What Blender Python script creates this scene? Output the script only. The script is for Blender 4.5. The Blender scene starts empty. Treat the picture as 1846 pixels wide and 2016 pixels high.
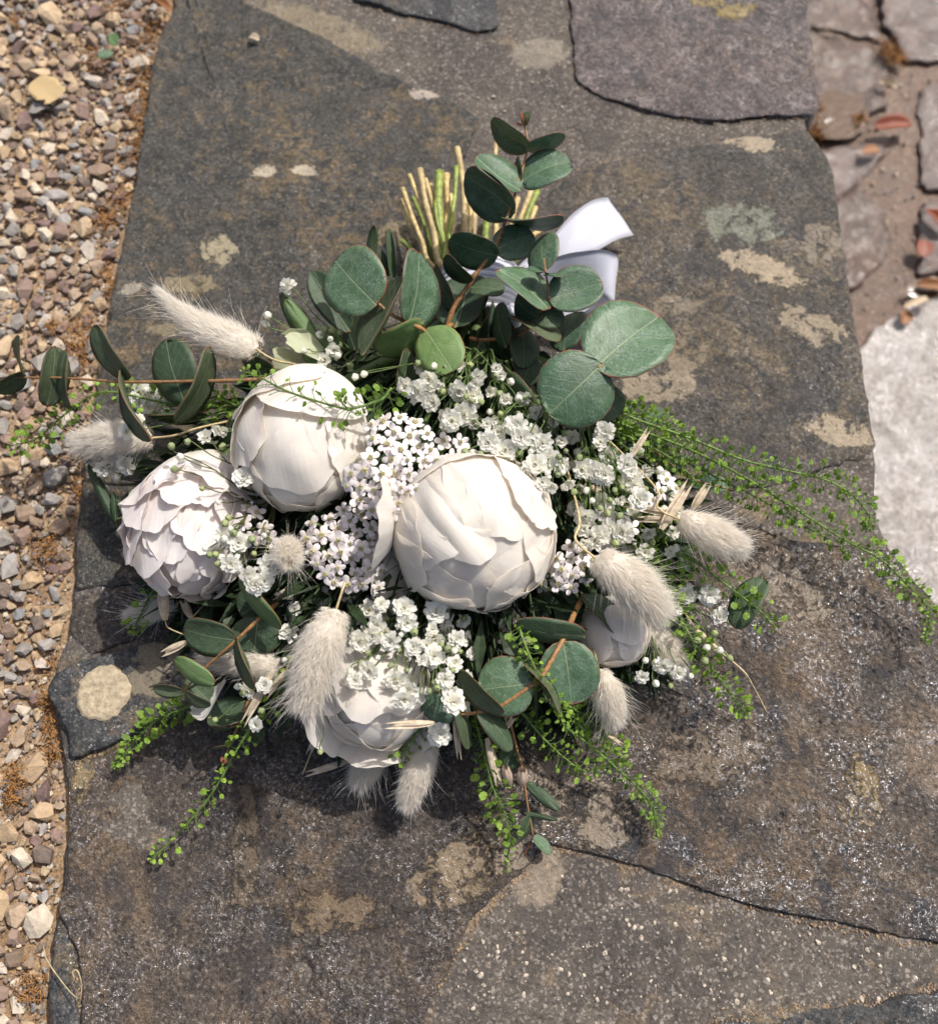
import bpy, bmesh, math, random
import numpy as np
from mathutils import Vector, Matrix, noise
random.seed(7)
rng = np.random.default_rng(7)
S = bpy.context.scene
COL = S.collection

# ------------------------------------------------------------------ camera, world, sun, exposure
F, CX, CY = 1811.0, 923.0, 1008.5
PITCH = math.radians(20.6)
FWD = Vector((0, math.sin(PITCH), -math.cos(PITCH)))
UPV = Vector((0, math.cos(PITCH), math.sin(PITCH)))
RGT = Vector((1, 0, 0))
CAM = -0.52 * FWD
cd = bpy.data.cameras.new('camera'); cam = bpy.data.objects.new('camera', cd); COL.objects.link(cam)
cam.location = CAM; cam.rotation_euler = (PITCH, 0, 0)
cd.sensor_fit = 'HORIZONTAL'; cd.sensor_width = 36; cd.lens = F / 1846 * 36
cd.clip_start = 0.01; cd.clip_end = 500
cd.dof.use_dof = True; cd.dof.focus_distance = 0.445; cd.dof.aperture_fstop = 8.0
S.camera = cam

SUN = Vector((0.435, 0.401, 0.887)).normalized()
w = bpy.data.worlds.new('World'); S.world = w; w.use_nodes = True
nt = w.node_tree; bg = nt.nodes['Background']
sky = nt.nodes.new('ShaderNodeTexSky'); sky.sky_type = 'NISHITA'; sky.sun_disc = False
sky.sun_elevation = math.asin(SUN.z); sky.sun_rotation = math.atan2(SUN.x, SUN.y)
nt.links.new(sky.outputs[0], bg.inputs[0]); bg.inputs[1].default_value = 0.115; sky.dust_density = 5.0; sky.ozone_density = 0.25
sd = bpy.data.lights.new('sun', 'SUN'); sd.energy = 3.6; sd.angle = math.radians(0.53); sd.color = (1, 0.955, 0.89)
so = bpy.data.objects.new('sun', sd); COL.objects.link(so)
so.rotation_euler = SUN.to_track_quat('Z', 'Y').to_euler(); so.location = SUN * 3
S.view_settings.view_transform = 'Standard'; S.view_settings.look = 'None'
S.view_settings.exposure = 0.36; S.view_settings.gamma = 1.0; S.view_settings.use_curve_mapping = False
S.render.engine = 'CYCLES'
S.cycles.max_bounces = 14; S.cycles.diffuse_bounces = 12; S.cycles.transmission_bounces = 6
S.cycles.use_denoising = True

# ------------------------------------------------------------------ placing helpers
def ray(x, y): return FWD + RGT * ((x - CX) / F) - UPV * ((y - CY) / F)
def D(x, y, z):
    r = ray(x, y); t = (z - CAM.z) / r.z
    return CAM + r * t
def ppm(p): return F / (p - CAM).dot(FWD)          # picture pixels per metre at p
CROP = {0: (0, 0, 1.0), 1: (0, 500, 2.637), 2: (200, 1000, 3.077), 3: (650, 750, 3.077), 4: (750, 200, 2.637), 5: (1100, 800, 2.251),
        6: (200, 1200, 3.077), 7: (650, 1200, 3.077), 8: (1000, 1150, 2.84), 9: (240, 720, 3.55)}
def cp(k, u, v):
    if k == 0: return (u, v)
    x0, y0, f = CROP[k]
    return ((x0 + u / f) / 1.04, (y0 + v / f) / 1.04)
def cw(k, w_): return w_ if k == 0 else w_ / CROP[k][2] / 1.04

# ------------------------------------------------------------------ object helpers
WLOC = {}
def parent_to(o, parent):
    if parent is not None:
        o.parent = parent
        o.matrix_parent_inverse = Matrix.Translation(WLOC.get(parent.name, Vector((0, 0, 0)))).inverted()
def empty(name, loc, parent=None, label=None, cat=None, group=None, kind=None):
    o = bpy.data.objects.new(name, None); COL.objects.link(o); o.empty_display_size = 0.01
    o.location = loc; WLOC[o.name] = Vector(loc); parent_to(o, parent); tag(o, label, cat, group, kind)
    return o
def tag(o, label=None, cat=None, group=None, kind=None):
    if label: o['label'] = label
    if cat: o['category'] = cat
    if group: o['group'] = group
    if kind: o['kind'] = kind
    return o
def link(name, me, mats=None, parent=None, mw=None, **kw):
    o = bpy.data.objects.new(name, me); COL.objects.link(o)
    if mats is not None and len(me.materials) == 0:
        for m in (mats if isinstance(mats, (list, tuple)) else [mats]): me.materials.append(m)
    if mw is not None: o.matrix_basis = mw
    parent_to(o, parent); tag(o, **kw)
    return o
class MB:
    def __init__(s): s.v = []; s.f = []; s.m = []
    def tube(s, pts, rad, sides=5, mat=0, cap=True):
        n = len(pts)
        if not hasattr(rad, '__len__'): rad = [rad] * n
        b = len(s.v); up = None
        for i, p in enumerate(pts):
            t = (pts[min(i + 1, n - 1)] - pts[max(i - 1, 0)])
            t = t.normalized() if t.length > 1e-9 else Vector((0, 0, 1))
            if up is None:
                up = t.orthogonal().normalized()
            else:
                up = (up - t * up.dot(t)); up = up.normalized() if up.length > 1e-6 else t.orthogonal().normalized()
            sd_ = t.cross(up)
            for k in range(sides):
                a = 2 * math.pi * k / sides
                s.v.append(p + (up * math.cos(a) + sd_ * math.sin(a)) * rad[i])
        for i in range(n - 1):
            for k in range(sides):
                k2 = (k + 1) % sides
                s.f.append((b + i * sides + k, b + i * sides + k2, b + (i + 1) * sides + k2, b + (i + 1) * sides + k)); s.m.append(mat)
        if cap:
            s.f.append(tuple(b + k for k in reversed(range(sides)))); s.m.append(mat)
            s.f.append(tuple(b + (n - 1) * sides + k for k in range(sides))); s.m.append(mat)
    def grid(s, fn, nu, nv, mat=0):
        b = len(s.v)
        for j in range(nv):
            for i in range(nu): s.v.append(fn(i / (nu - 1), j / (nv - 1)))
        for j in range(nv - 1):
            for i in range(nu - 1):
                a = b + j * nu + i
                s.f.append((a, a + 1, a + nu + 1, a + nu)); s.m.append(mat)
    def add(s, verts, faces, M=None, mat=0):
        b = len(s.v)
        s.v += [M @ v if M is not None else v for v in verts]
        s.f += [tuple(b + i for i in f) for f in faces]; s.m += [mat] * len(faces)
    def mesh(s, name, smooth=True):
        me = bpy.data.meshes.new(name); me.from_pydata([tuple(v) for v in s.v], [], s.f)
        if any(s.m): me.polygons.foreach_set('material_index', s.m)
        if smooth: me.polygons.foreach_set('use_smooth', [True] * len(me.polygons))
        me.update(); return me
def np_mesh(name, V, Q):
    """V Nx3, Q list of face arrays (Mx3 or Mx4) -> mesh"""
    me = bpy.data.meshes.new(name)
    me.vertices.add(len(V)); me.vertices.foreach_set('co', np.asarray(V, dtype=np.float32).ravel())
    idx = np.concatenate([q.ravel() for q in Q]); cnt = np.concatenate([np.full(len(q), q.shape[1]) for q in Q])
    me.loops.add(len(idx)); me.loops.foreach_set('vertex_index', idx.astype(np.int32))
    me.polygons.add(len(cnt))
    st = np.concatenate([[0], np.cumsum(cnt)[:-1]])
    me.polygons.foreach_set('loop_start', st.astype(np.int32)); me.polygons.foreach_set('loop_total', cnt.astype(np.int32))
    me.polygons.foreach_set('use_smooth', np.ones(len(cnt), dtype=bool))
    me.update(calc_edges=True); me.validate(); return me
def smooth(pts, n=6):
    P = [Vector(p) for p in pts]
    if len(P) < 3:
        return [P[0].lerp(P[-1], i / n) for i in range(n + 1)]
    Q = [P[0] * 2 - P[1]] + P + [P[-1] * 2 - P[-2]]
    out = []
    for i in range(1, len(Q) - 2):
        a, b, c, d = Q[i - 1:i + 3]
        for k in range(n):
            t = k / n
            out.append(0.5 * ((2 * b) + (c - a) * t + (2 * a - 5 * b + 4 * c - d) * t * t + (3 * b - a - 3 * c + d) * t ** 3))
    out.append(P[-1]); return out
def frame(X, Y, Z, loc): return Matrix(((X.x, Y.x, Z.x, loc.x), (X.y, Y.y, Z.y, loc.y), (X.z, Y.z, Z.z, loc.z), (0, 0, 0, 1)))
def fb(x, y, s=0.0, o=3):
    return noise.fractal(Vector((x, y, s)), 1.0, 2.0, o)
def rv(a=1.0): return Vector((random.gauss(0, 1), random.gauss(0, 1), random.gauss(0, 1))).normalized() * a

# ------------------------------------------------------------------ materials
class NT:
    def __init__(s, name):
        s.mat = bpy.data.materials.new(name); s.mat.use_nodes = True
        s.t = s.mat.node_tree; s.out = s.t.nodes['Material Output']; s.p = s.t.nodes['Principled BSDF']
    def n(s, typ, ins=None, **kw):
        nd = s.t.nodes.new(typ)
        for k, v in kw.items(): setattr(nd, k, v)
        for k, v in (ins or {}).items(): s.set(nd.inputs[k], v)
        return nd
    def set(s, sock, v):
        if isinstance(v, bpy.types.NodeSocket): s.t.links.new(v, sock)
        else:
            if sock.type == 'RGBA' and len(v) == 3: v = (*v, 1)
            sock.default_value = v
    def noise(s, vec, scale, detail=4, rough=0.55, dist=0.0):
        return s.n('ShaderNodeTexNoise', {'Vector': vec, 'Scale': scale, 'Detail': detail, 'Roughness': rough, 'Distortion': dist}).outputs['Fac']
    def vor(s, vec, scale, feature='F1'):
        return s.n('ShaderNodeTexVoronoi', {'Vector': vec, 'Scale': scale}, feature=feature)
    def ramp(s, fac, stops, interp='LINEAR'):
        nd = s.n('ShaderNodeValToRGB', {'Fac': fac}); cr = nd.color_ramp; cr.interpolation = interp
        while len(cr.elements) < len(stops): cr.elements.new(0.5)
        for e, (p, c) in zip(cr.elements, stops):
            e.position = p; e.color = (*c, 1) if hasattr(c, '__len__') else (c, c, c, 1)
        return nd.outputs['Color']
    def mix(s, fac, a, b, mode='MIX'):
        nd = s.n('ShaderNodeMix', data_type='RGBA', blend_type=mode)
        s.set(nd.inputs[0], fac); s.set(nd.inputs[6], a); s.set(nd.inputs[7], b); return nd.outputs[2]
    def math(s, op, a, b=0.0, c=0.0, clamp=False):
        nd = s.n('ShaderNodeMath', operation=op, use_clamp=clamp); s.set(nd.inputs[0], a); s.set(nd.inputs[1], b); s.set(nd.inputs[2], c); return nd.outputs[0]
    def mr(s, v, a, b, c=0.0, d=1.0):
        nd = s.n('ShaderNodeMapRange', {0: v, 1: a, 2: b, 3: c, 4: d}, interpolation_type='SMOOTHSTEP'); return nd.outputs[0]
    def bump(s, h, strength, dist, normal=None):
        ins = {'Height': h, 'Strength': strength, 'Distance': dist}
        if normal is not None: ins['Normal'] = normal
        return s.n('ShaderNodeBump', ins).outputs[0]
    def P(s, **kw):
        for k, v in kw.items(): s.set(s.p.inputs[k.replace('_', ' ')], v)
    def obj(s): return s.n('ShaderNodeTexCoord').outputs['Object']
    def translucent(s, fac, color, normal=None):
        ins = {'Color': color}
        if normal is not None: ins['Normal'] = normal
        tr = s.n('ShaderNodeBsdfTranslucent', ins)
        mx = s.n('ShaderNodeMixShader'); s.set(mx.inputs[0], fac)
        s.t.links.new(s.p.outputs[0], mx.inputs[1]); s.t.links.new(tr.outputs[0], mx.inputs[2]); s.t.links.new(mx.outputs[0], s.out.inputs[0])

def stone_mat(name, dark, mid, tan, tan_amt=0.5, glint=0.0, rough=0.75, scale=1.0, relief=1.0, wet=0.0, speck=0.5, warm=None, clump=0.0):
    N = NT(name); co = N.obj()
    big = N.noise(co, 22 * scale, 6, 0.62, 0.6)
    med = N.noise(co, 75 * scale, 7, 0.68, 0.3)
    fine = N.noise(co, 420, 4, 0.7)
    grain = N.noise(co, 1300, 3, 0.7)
    c = N.mix(N.mr(N.math('ADD', N.math('MULTIPLY', med, 0.75), N.math('MULTIPLY', N.noise(co, 260, 4, 0.65), 0.3)), 0.44, 0.62), dark, mid)
    c = N.mix(N.math('MULTIPLY', N.mr(big, 0.42, 0.68), 0.55), c, mid)
    # ochre and lichen film in small blotches
    t1 = N.noise(co, 95 * scale, 6, 0.7, 1.2)
    t2 = N.noise(co, 14, 3, 0.5, 0.4)
    tsum = N.math('ADD', N.math('MULTIPLY', t1, 0.7), N.math('MULTIPLY', t2, 0.45))
    tm = N.math('MULTIPLY', N.mr(tsum, 0.62 - 0.12 * tan_amt, 0.76 - 0.10 * tan_amt), 0.85)
    c = N.mix(tm, c, tan)
    if warm is not None:
        wm = N.mr(N.noise(co, 9, 4, 0.6, 0.8), 0.52, 0.66)
        c = N.mix(N.math('MULTIPLY', wm, 0.75), c, warm)
    # mineral grains
    wco = N.n('ShaderNodeVectorMath', {0: co, 1: N.n('ShaderNodeVectorMath', {0: N.n('ShaderNodeTexNoise', {'Vector': co, 'Scale': 700.0, 'Detail': 3.0}).outputs['Color'], 3: 0.0022}, operation='SCALE').outputs[0]}, operation='ADD').outputs[0]
    vg = N.vor(wco, 900)
    gr = N.n('ShaderNodeSeparateColor', {0: vg.outputs['Color']}).outputs[0]
    c = N.mix(N.math('MULTIPLY', N.mr(gr, 0.82, 0.95), 0.30 * speck), c, (0.36, 0.32, 0.28))
    c = N.mix(N.math('MULTIPLY', N.mr(gr, 0.24, 0.10), 0.55 * speck), c, (0.03, 0.03, 0.033))
    val = N.math('ADD', N.math('MULTIPLY', fine, 0.9), N.math('MULTIPLY', grain, 0.7))
    c = N.mix(1.0, c, N.ramp(val, [(0.60, (0.36,) * 3), (1.0, (1.65,) * 3)]), 'MULTIPLY')
    if clump: c = N.mix(N.math('MULTIPLY', N.mr(N.noise(co, 34, 6, 0.7, 0.7), 0.54, 0.64), clump), c, (0.028, 0.028, 0.034))
    # crusts of their own colour, kept as a point attribute and broken up by noise
    at = N.n('ShaderNodeAttribute', attribute_name='patch')
    am = N.math('ADD', at.outputs['Alpha'], N.math('ADD', N.math('MULTIPLY', N.math('SUBTRACT', N.noise(co, 220, 7, 0.75, 0.5), 0.5), 1.3), N.math('MULTIPLY', N.math('SUBTRACT', N.noise(co, 62, 5, 0.65, 1.0), 0.5), 1.6)))
    am = N.math('MULTIPLY', N.mr(am, 0.46, 0.62), N.mr(at.outputs['Alpha'], 0.02, 0.15))
    pc = N.mix(1.0, at.outputs['Color'], N.ramp(val, [(0.45, (0.6,) * 3), (0.95, (1.35,) * 3)]), 'MULTIPLY')
    c = N.mix(N.math('MULTIPLY', am, 0.72), c, pc)
    pit = N.math('MULTIPLY', N.mr(N.vor(wco, 190).outputs['Distance'], 0.30, 0.05), N.mr(N.noise(co, 40, 3), 0.45, 0.6))
    h = N.math('ADD', N.math('ADD', N.math('MULTIPLY', med, 2.2), N.math('SUBTRACT', N.math('MULTIPLY', am, 0.8), N.math('MULTIPLY', pit, 0.7))), N.math('ADD', N.math('MULTIPLY', fine, 0.9), N.math('MULTIPLY', grain, 0.35)))
    bn = N.bump(h, 0.55 * relief, 0.0022)
    r = N.math('ADD', rough - 0.12, N.math('MULTIPLY', N.noise(co, 130, 4, 0.6), 0.25))
    N.P(Base_Color=c, Roughness=r, Normal=bn, Specular_IOR_Level=0.35 + 0.4 * wet)
    if wet > 0.8:
        cb = N.bump(N.math('ADD', N.noise(co, 55, 4, 0.6, 0.8), N.math('MULTIPLY', N.noise(co, 210, 3, 0.6), 0.35)), 0.6, 0.006)
        N.P(Coat_Weight=0.4, Coat_Roughness=0.12, Coat_Normal=cb)
    if glint > 0:
        vf = N.vor(wco, 1150)
        off = N.n('ShaderNodeVectorMath', {0: vf.outputs['Color'], 1: (0.5, 0.5, 0.5)}, operation='SUBTRACT').outputs[0]
        off = N.n('ShaderNodeVectorMath', {0: off, 3: 1.25}, operation='SCALE').outputs[0]
        nn = N.n('ShaderNodeVectorMath', {0: bn, 1: off}, operation='ADD').outputs[0]
        nn = N.n('ShaderNodeVectorMath', {0: nn}, operation='NORMALIZE').outputs[0]
        gl = N.n('ShaderNodeBsdfGlossy', {'Color': (0.68, 0.67, 0.68), 'Roughness': 0.18, 'Normal': nn})
        area = N.mr(N.noise(co, 28, 4, 0.6, 0.5), 0.42, 0.62)
        sel = N.mr(N.n('ShaderNodeSeparateColor', {0: vf.outputs['Color']}).outputs[2], 0.64, 0.70)
        fac = N.math('MULTIPLY', N.math('MULTIPLY', N.math('MULTIPLY', area, sel), N.mr(fine, 0.42, 0.54) if wet < 0.8 else 1.0), glint)
        mx = N.n('ShaderNodeMixShader', {0: fac}); N.t.links.new(N.p.outputs[0], mx.inputs[1]); N.t.links.new(gl.outputs[0], mx.inputs[2])
        N.t.links.new(mx.outputs[0], N.out.inputs[0])
    return N.mat

M = {}
M['slate'] = stone_mat('slate', (0.024, 0.025, 0.023), (0.057, 0.053, 0.046), (0.126, 0.091, 0.048), 0.5, 0.05, 0.8, clump=0.35)
M['slate_light'] = stone_mat('lichened slate', (0.026, 0.025, 0.022), (0.062, 0.054, 0.046), (0.124, 0.095, 0.058), 0.6, 0.08, 0.74, 1.15, clump=0.55)
M['granite'] = stone_mat('purplish granite', (0.050, 0.041, 0.041), (0.111, 0.086, 0.081), (0.135, 0.095, 0.069), 0.15, 0.2, 0.65, 1.4, 1.2, 0.2, 0.9, clump=0.5)
M['brown'] = stone_mat('brown schist', (0.033, 0.027, 0.024), (0.081, 0.064, 0.052), (0.114, 0.079, 0.049), 0.45, 0.30, 0.7, 0.8, 1.7, 0.1, 0.8, (0.17, 0.12, 0.075), 0.45)
M['mica'] = stone_mat('glittering mica schist', (0.034, 0.030, 0.029), (0.101, 0.076, 0.055), (0.127, 0.083, 0.047), 0.40, 0.66, 0.62, 0.9, 1.9, 0.3, 0.9, (0.21, 0.155, 0.105), 0.75)
M['bluestone'] = stone_mat('dark blue slate', (0.022, 0.025, 0.028), (0.059, 0.058, 0.057), (0.126, 0.095, 0.059), 0.35, 0.15, 0.75)
M['pale'] = stone_mat('pale wet granite with glare', (0.218, 0.191, 0.175), (0.359, 0.321, 0.290), (0.234, 0.184, 0.141), 0.2, 0.8, 0.42, 1.0, 1.6, 0.9, 0.9)  # pale granite, its colour raised to paint in glare of sun and sky
M['wetstone'] = stone_mat('wet brown stone', (0.040, 0.019, 0.009), (0.084, 0.039, 0.019), (0.116, 0.041, 0.013), 0.4, 0.10, 0.34, 1.0, 1.5, 1.0, 0.7, (0.15, 0.095, 0.055))
M['wetpink'] = stone_mat('wet pinkish stone', (0.057, 0.033, 0.025), (0.120, 0.068, 0.052), (0.114, 0.056, 0.032), 0.3, 0.12, 0.36, 1.0, 1.5, 1.0, 0.8)

def mortar_mat(name, base, base2, chips=0.8, rough=0.85, wet=0.0, patch=False):
    N = NT(name); co = N.obj()
    big = N.noise(co, 16, 5, 0.6, 0.5); fine = N.noise(co, 500, 4, 0.7); g2 = N.noise(co, 160, 5, 0.65)
    c = N.mix(N.mr(big, 0.38, 0.62), base, base2)
    c = N.mix(N.math('MULTIPLY', N.mr(N.noise(co, 33, 5, 0.65, 0.7), 0.56, 0.70), 0.5), c, (0.20, 0.14, 0.08))
    v = N.vor(co, 330); r = N.n('ShaderNodeSeparateColor', {0: v.outputs['Color']})
    big_grain = N.math('MULTIPLY', N.mr(r.outputs[0], 0.70, 0.74), N.mr(v.outputs['Distance'], 0.42, 0.30))
    gc = N.ramp(r.outputs[1], [(0.0, (0.30, 0.26, 0.22)), (0.5, (0.42, 0.37, 0.32)), (0.8, (0.09, 0.08, 0.075)), (1.0, (0.34, 0.24, 0.15))])
    c = N.mix(N.math('MULTIPLY', big_grain, chips), c, gc)
    v2 = N.vor(co, 900); r2 = N.n('ShaderNodeSeparateColor', {0: v2.outputs['Color']})
    c = N.mix(N.math('MULTIPLY', N.mr(r2.outputs[0], 0.75, 0.95), 0.35), c, (0.33, 0.29, 0.25))
    c = N.mix(N.math('MULTIPLY', N.mr(r2.outputs[0], 0.3, 0.1), 0.5), c, (0.05, 0.045, 0.04))
    val = N.math('ADD', N.math('MULTIPLY', fine, 0.9), N.math('MULTIPLY', g2, 0.7))
    c = N.mix(1.0, c, N.ramp(val, [(0.5, (0.45,) * 3), (1.0, (1.5,) * 3)]), 'MULTIPLY')
    if not patch:
        N.P(Base_Color=c, Roughness=rough, Normal=N.bump(N.math('ADD', N.math('MULTIPLY', g2, 1.2), fine), 0.6, 0.002), Specular_IOR_Level=0.3 + 0.4 * wet); return N.mat
    at = N.n('ShaderNodeAttribute', attribute_name='patch')
    am = N.math('ADD', at.outputs['Alpha'], N.math('MULTIPLY', N.math('SUBTRACT', N.noise(co, 130, 7, 0.72, 0.5), 0.5), 1.3))
    am = N.math('MULTIPLY', N.mr(am, 0.40, 0.62), N.mr(at.outputs['Alpha'], 0.02, 0.15))
    c = N.mix(N.math('MULTIPLY', am, 0.6), c, N.mix(1.0, at.outputs['Color'], N.ramp(val, [(0.5, (0.6,) * 3), (1.0, (1.4,) * 3)]), 'MULTIPLY'))
    h = N.math('ADD', N.math('MULTIPLY', g2, 1.2), N.math('ADD', fine, N.math('MULTIPLY', big_grain, 0.2)))
    N.P(Base_Color=c, Roughness=rough, Normal=N.bump(h, 0.6, 0.002), Specular_IOR_Level=0.3 + 0.4 * wet)
    return N.mat
M['mortar'] = mortar_mat('mortar', (0.061, 0.052, 0.047), (0.091, 0.079, 0.066), 0.35, patch=True)
M['paving_mortar'] = mortar_mat('wet sandy mortar', (0.069, 0.028, 0.009), (0.099, 0.043, 0.015), 0.5, 0.28, 1.0)
M['soil'] = mortar_mat('sandy soil', (0.23, 0.145, 0.08), (0.30, 0.205, 0.12), 0.9, 0.9)

def gravel_mat(name, per_object):
    N = NT(name); co = N.obj()
    if per_object:
        oi = N.n('ShaderNodeObjectInfo'); rnd = oi.outputs['Random']; co = N.n('ShaderNodeTexCoord').outputs['Object']
        co = N.n('ShaderNodeVectorMath', {0: co, 3: 0.012}, operation='SCALE').outputs[0]
        sh = N.n('ShaderNodeCombineXYZ', {0: N.math('MULTIPLY', rnd, 9.0), 1: N.math('MULTIPLY', rnd, 3.0), 2: rnd}).outputs[0]
        co = N.n('ShaderNodeVectorMath', {0: co, 1: sh}, operation='ADD').outputs[0]
    else:
        rnd = N.n('ShaderNodeNewGeometry').outputs['Random Per Island']
    c = N.ramp(rnd, [(0.0, (0.43, 0.33, 0.22)), (0.12, (0.33, 0.25, 0.18)), (0.22, (0.24, 0.17, 0.14)), (0.31, (0.175, 0.12, 0.11)), (0.38, (0.38, 0.28, 0.18)),
                     (0.50, (0.25, 0.235, 0.22)), (0.60, (0.48, 0.42, 0.34)), (0.68, (0.29, 0.275, 0.265)), (0.76, (0.16, 0.125, 0.105)), (0.84, (0.24, 0.175, 0.13)),
                     (0.93, (0.42, 0.37, 0.32)), (0.97, (0.22, 0.225, 0.235))], 'CONSTANT')
    f = N.noise(co, 220, 5, 0.65, 0.6); f2 = N.noise(co, 1100, 3, 0.6)
    c = N.mix(1.0, c, N.ramp(f, [(0.3, (0.68, 0.66, 0.63)), (0.72, (1.25, 1.23, 1.2))]), 'MULTIPLY')
    c = N.mix(N.math('MULTIPLY', N.mr(N.noise(co, 350, 4, 0.6, 1.0), 0.55, 0.7), 0.5), c, (0.33, 0.24, 0.15))
    N.P(Base_Color=c, Roughness=0.8, Normal=N.bump(N.math('ADD', f, N.math('MULTIPLY', f2, 0.3)), 0.5, 0.002), Specular_IOR_Level=0.35)
    return N.mat
M['pebble'] = gravel_mat('pebble', True); M['gravel'] = gravel_mat('gravel', False)

def petal_mat(name, col, tcol, fac=0.28, vein=0.35, pink=None):
    N = NT(name); uv = N.n('ShaderNodeUVMap').outputs[0]
    sp = N.n('ShaderNodeSeparateXYZ', {0: uv}); u, v = sp.outputs[0], sp.outputs[1]
    cv = N.n('ShaderNodeCombineXYZ', {0: N.math('MULTIPLY', u, 22.0), 1: N.math('MULTIPLY', v, 1.6), 2: N.n('ShaderNodeObjectInfo').outputs['Random']}).outputs[0]
    ve = N.noise(cv, 1.6, 5, 0.6, 0.4)
    c = N.mix(N.mr(v, 0.5, 0.05), col, (0.66, 0.70, 0.47))
    if pink is not None:
        c = N.mix(N.math('MULTIPLY', N.mr(N.noise(N.obj(), 45, 3, 0.5), 0.40, 0.66), 0.5), c, pink)
    c = N.mix(1.0, c, N.ramp(ve, [(0.3, (0.975, 0.972, 0.968)), (0.7, (1.01, 1.01, 1.01))]), 'MULTIPLY')
    wr = N.noise(N.obj(), 120, 4, 0.55, 0.5)
    b = N.bump(N.math('ADD', N.math('MULTIPLY', ve, 0.55), N.math('MULTIPLY', wr, 0.8)), vein, 0.0013)
    N.P(Base_Color=c, Roughness=0.5, Normal=b, Specular_IOR_Level=0.2, Subsurface_Weight=0.5, Subsurface_Radius=(1.0, 0.9, 0.8), Subsurface_Scale=0.0018)
    N.translucent(fac, tcol); return N.mat
M['petal'] = petal_mat('white peony petal', (0.945, 0.925, 0.88), (0.95, 0.90, 0.82), 0.45, 0.26, (0.85, 0.80, 0.765))
M['petal_pink'] = petal_mat('blush peony petal', (0.92, 0.90, 0.88), (0.92, 0.85, 0.81), 0.42, 0.28, (0.90, 0.84, 0.815))
M['petal_green'] = petal_mat('greenish outer petal', (0.70, 0.72, 0.50), (0.66, 0.70, 0.38), 0.4, 0.6)

def simple(name, col, rough=0.6, tr=0.0, tcol=None, var=0.0, nscale=300, spec=0.35, bump=0.2):
    N = NT(name); co = N.obj(); c = col
    n_ = N.noise(co, nscale, 4, 0.6)
    c = N.mix(1.0, col, N.ramp(n_, [(0.3, (1 - 0.25 - var,) * 3), (0.7, (1.2 + var,) * 3)]), 'MULTIPLY')
    if var:
        r = N.n('ShaderNodeObjectInfo').outputs['Random']
        c = N.mix(1.0, c, N.ramp(r, [(0, (1 - var, 1 - var, 1 - var * 0.6)), (1, (1 + var, 1 + var * 0.8, 1 + var * 0.4))]), 'MULTIPLY')
    N.P(Base_Color=c, Roughness=rough, Specular_IOR_Level=spec, Normal=N.bump(n_, bump, 0.001))
    if tr: N.translucent(tr, tcol or col)
    return N.mat
M['fluff'] = None
def fluff_mat(name, a, b):
    N = NT(name)
    at = N.n('ShaderNodeAttribute', attribute_name='along')
    c = N.mix(N.mr(at.outputs['Fac'], 0.15, 0.8), a, b)
    N.P(Base_Color=c, Roughness=0.55, Specular_IOR_Level=0.25)
    N.translucent(0.6, (1.0, 0.97, 0.915)); return N.mat
M['fluff'] = fluff_mat('bunny tail fluff', (0.985, 0.925, 0.83), (0.99, 0.96, 0.905))
M['straw'] = simple('straw stem', (0.52, 0.42, 0.24), 0.6, 0.15, (0.5, 0.42, 0.2), 0.15)
M['oat'] = simple('dry oat husk', (0.66, 0.56, 0.42), 0.5, 0.3, (0.7, 0.58, 0.4), 0.08)
M['cut_straw'] = simple('cut straw stem', (0.46, 0.36, 0.17), 0.55, 0.0, None, 0.25)
M['cut_green'] = simple('cut green stem', (0.19, 0.25, 0.055), 0.45, 0.0, None, 0.3)
M['stem_green'] = simple('green stem', (0.10, 0.155, 0.045), 0.5, 0.1, (0.2, 0.35, 0.05), 0.15)
M['stem_dark'] = simple('dark olive stem', (0.085, 0.10, 0.03), 0.55, 0, None, 0.15)
M['twig'] = simple('orange brown twig', (0.25, 0.135, 0.055), 0.5, 0, None, 0.2, 500, 0.4)
M['pod'] = simple('pepper grass pod', (0.22, 0.35, 0.06), 0.45, 0.42, (0.37, 0.56, 0.08), 0.32, 500)
M['cress'] = simple('pepper grass stem', (0.125, 0.21, 0.045), 0.45, 0.15, (0.2, 0.4, 0.05), 0.15)
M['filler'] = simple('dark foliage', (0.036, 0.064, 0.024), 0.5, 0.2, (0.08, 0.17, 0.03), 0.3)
M['bud_green'] = simple('bud green', (0.30, 0.36, 0.17), 0.5, 0.2, (0.35, 0.42, 0.15), 0.2)
M['gyp'] = simple("baby's breath petal", (0.88, 0.87, 0.82), 0.55, 0.4, (0.90, 0.90, 0.80), 0.06, 900, 0.2, 0.1)
M['yarrow'] = simple('yarrow petal', (0.83, 0.775, 0.77), 0.55, 0.25, (0.82, 0.74, 0.72), 0.12, 900, 0.2, 0.2)
M['yarrow_centre'] = simple('yarrow centre', (0.70, 0.66, 0.40), 0.6, 0.1, None, 0.1, 2500, 0.2, 0.6)
M['calyx'] = simple('dry calyx', (0.55, 0.44, 0.36), 0.55, 0.35, (0.6, 0.47, 0.36), 0.05)
M['moss'] = simple('dry orange moss', (0.27, 0.135, 0.045), 0.85, 0, None, 0.2)
M['lichen'] = simple('lichen crust', (0.37, 0.31, 0.215), 0.9, 0, None, 0.1, 330, 0.1, 1.0)
M['grit'] = simple('grit', (0.36, 0.32, 0.275), 0.7, 0, None, 0.3, 800)

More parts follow.
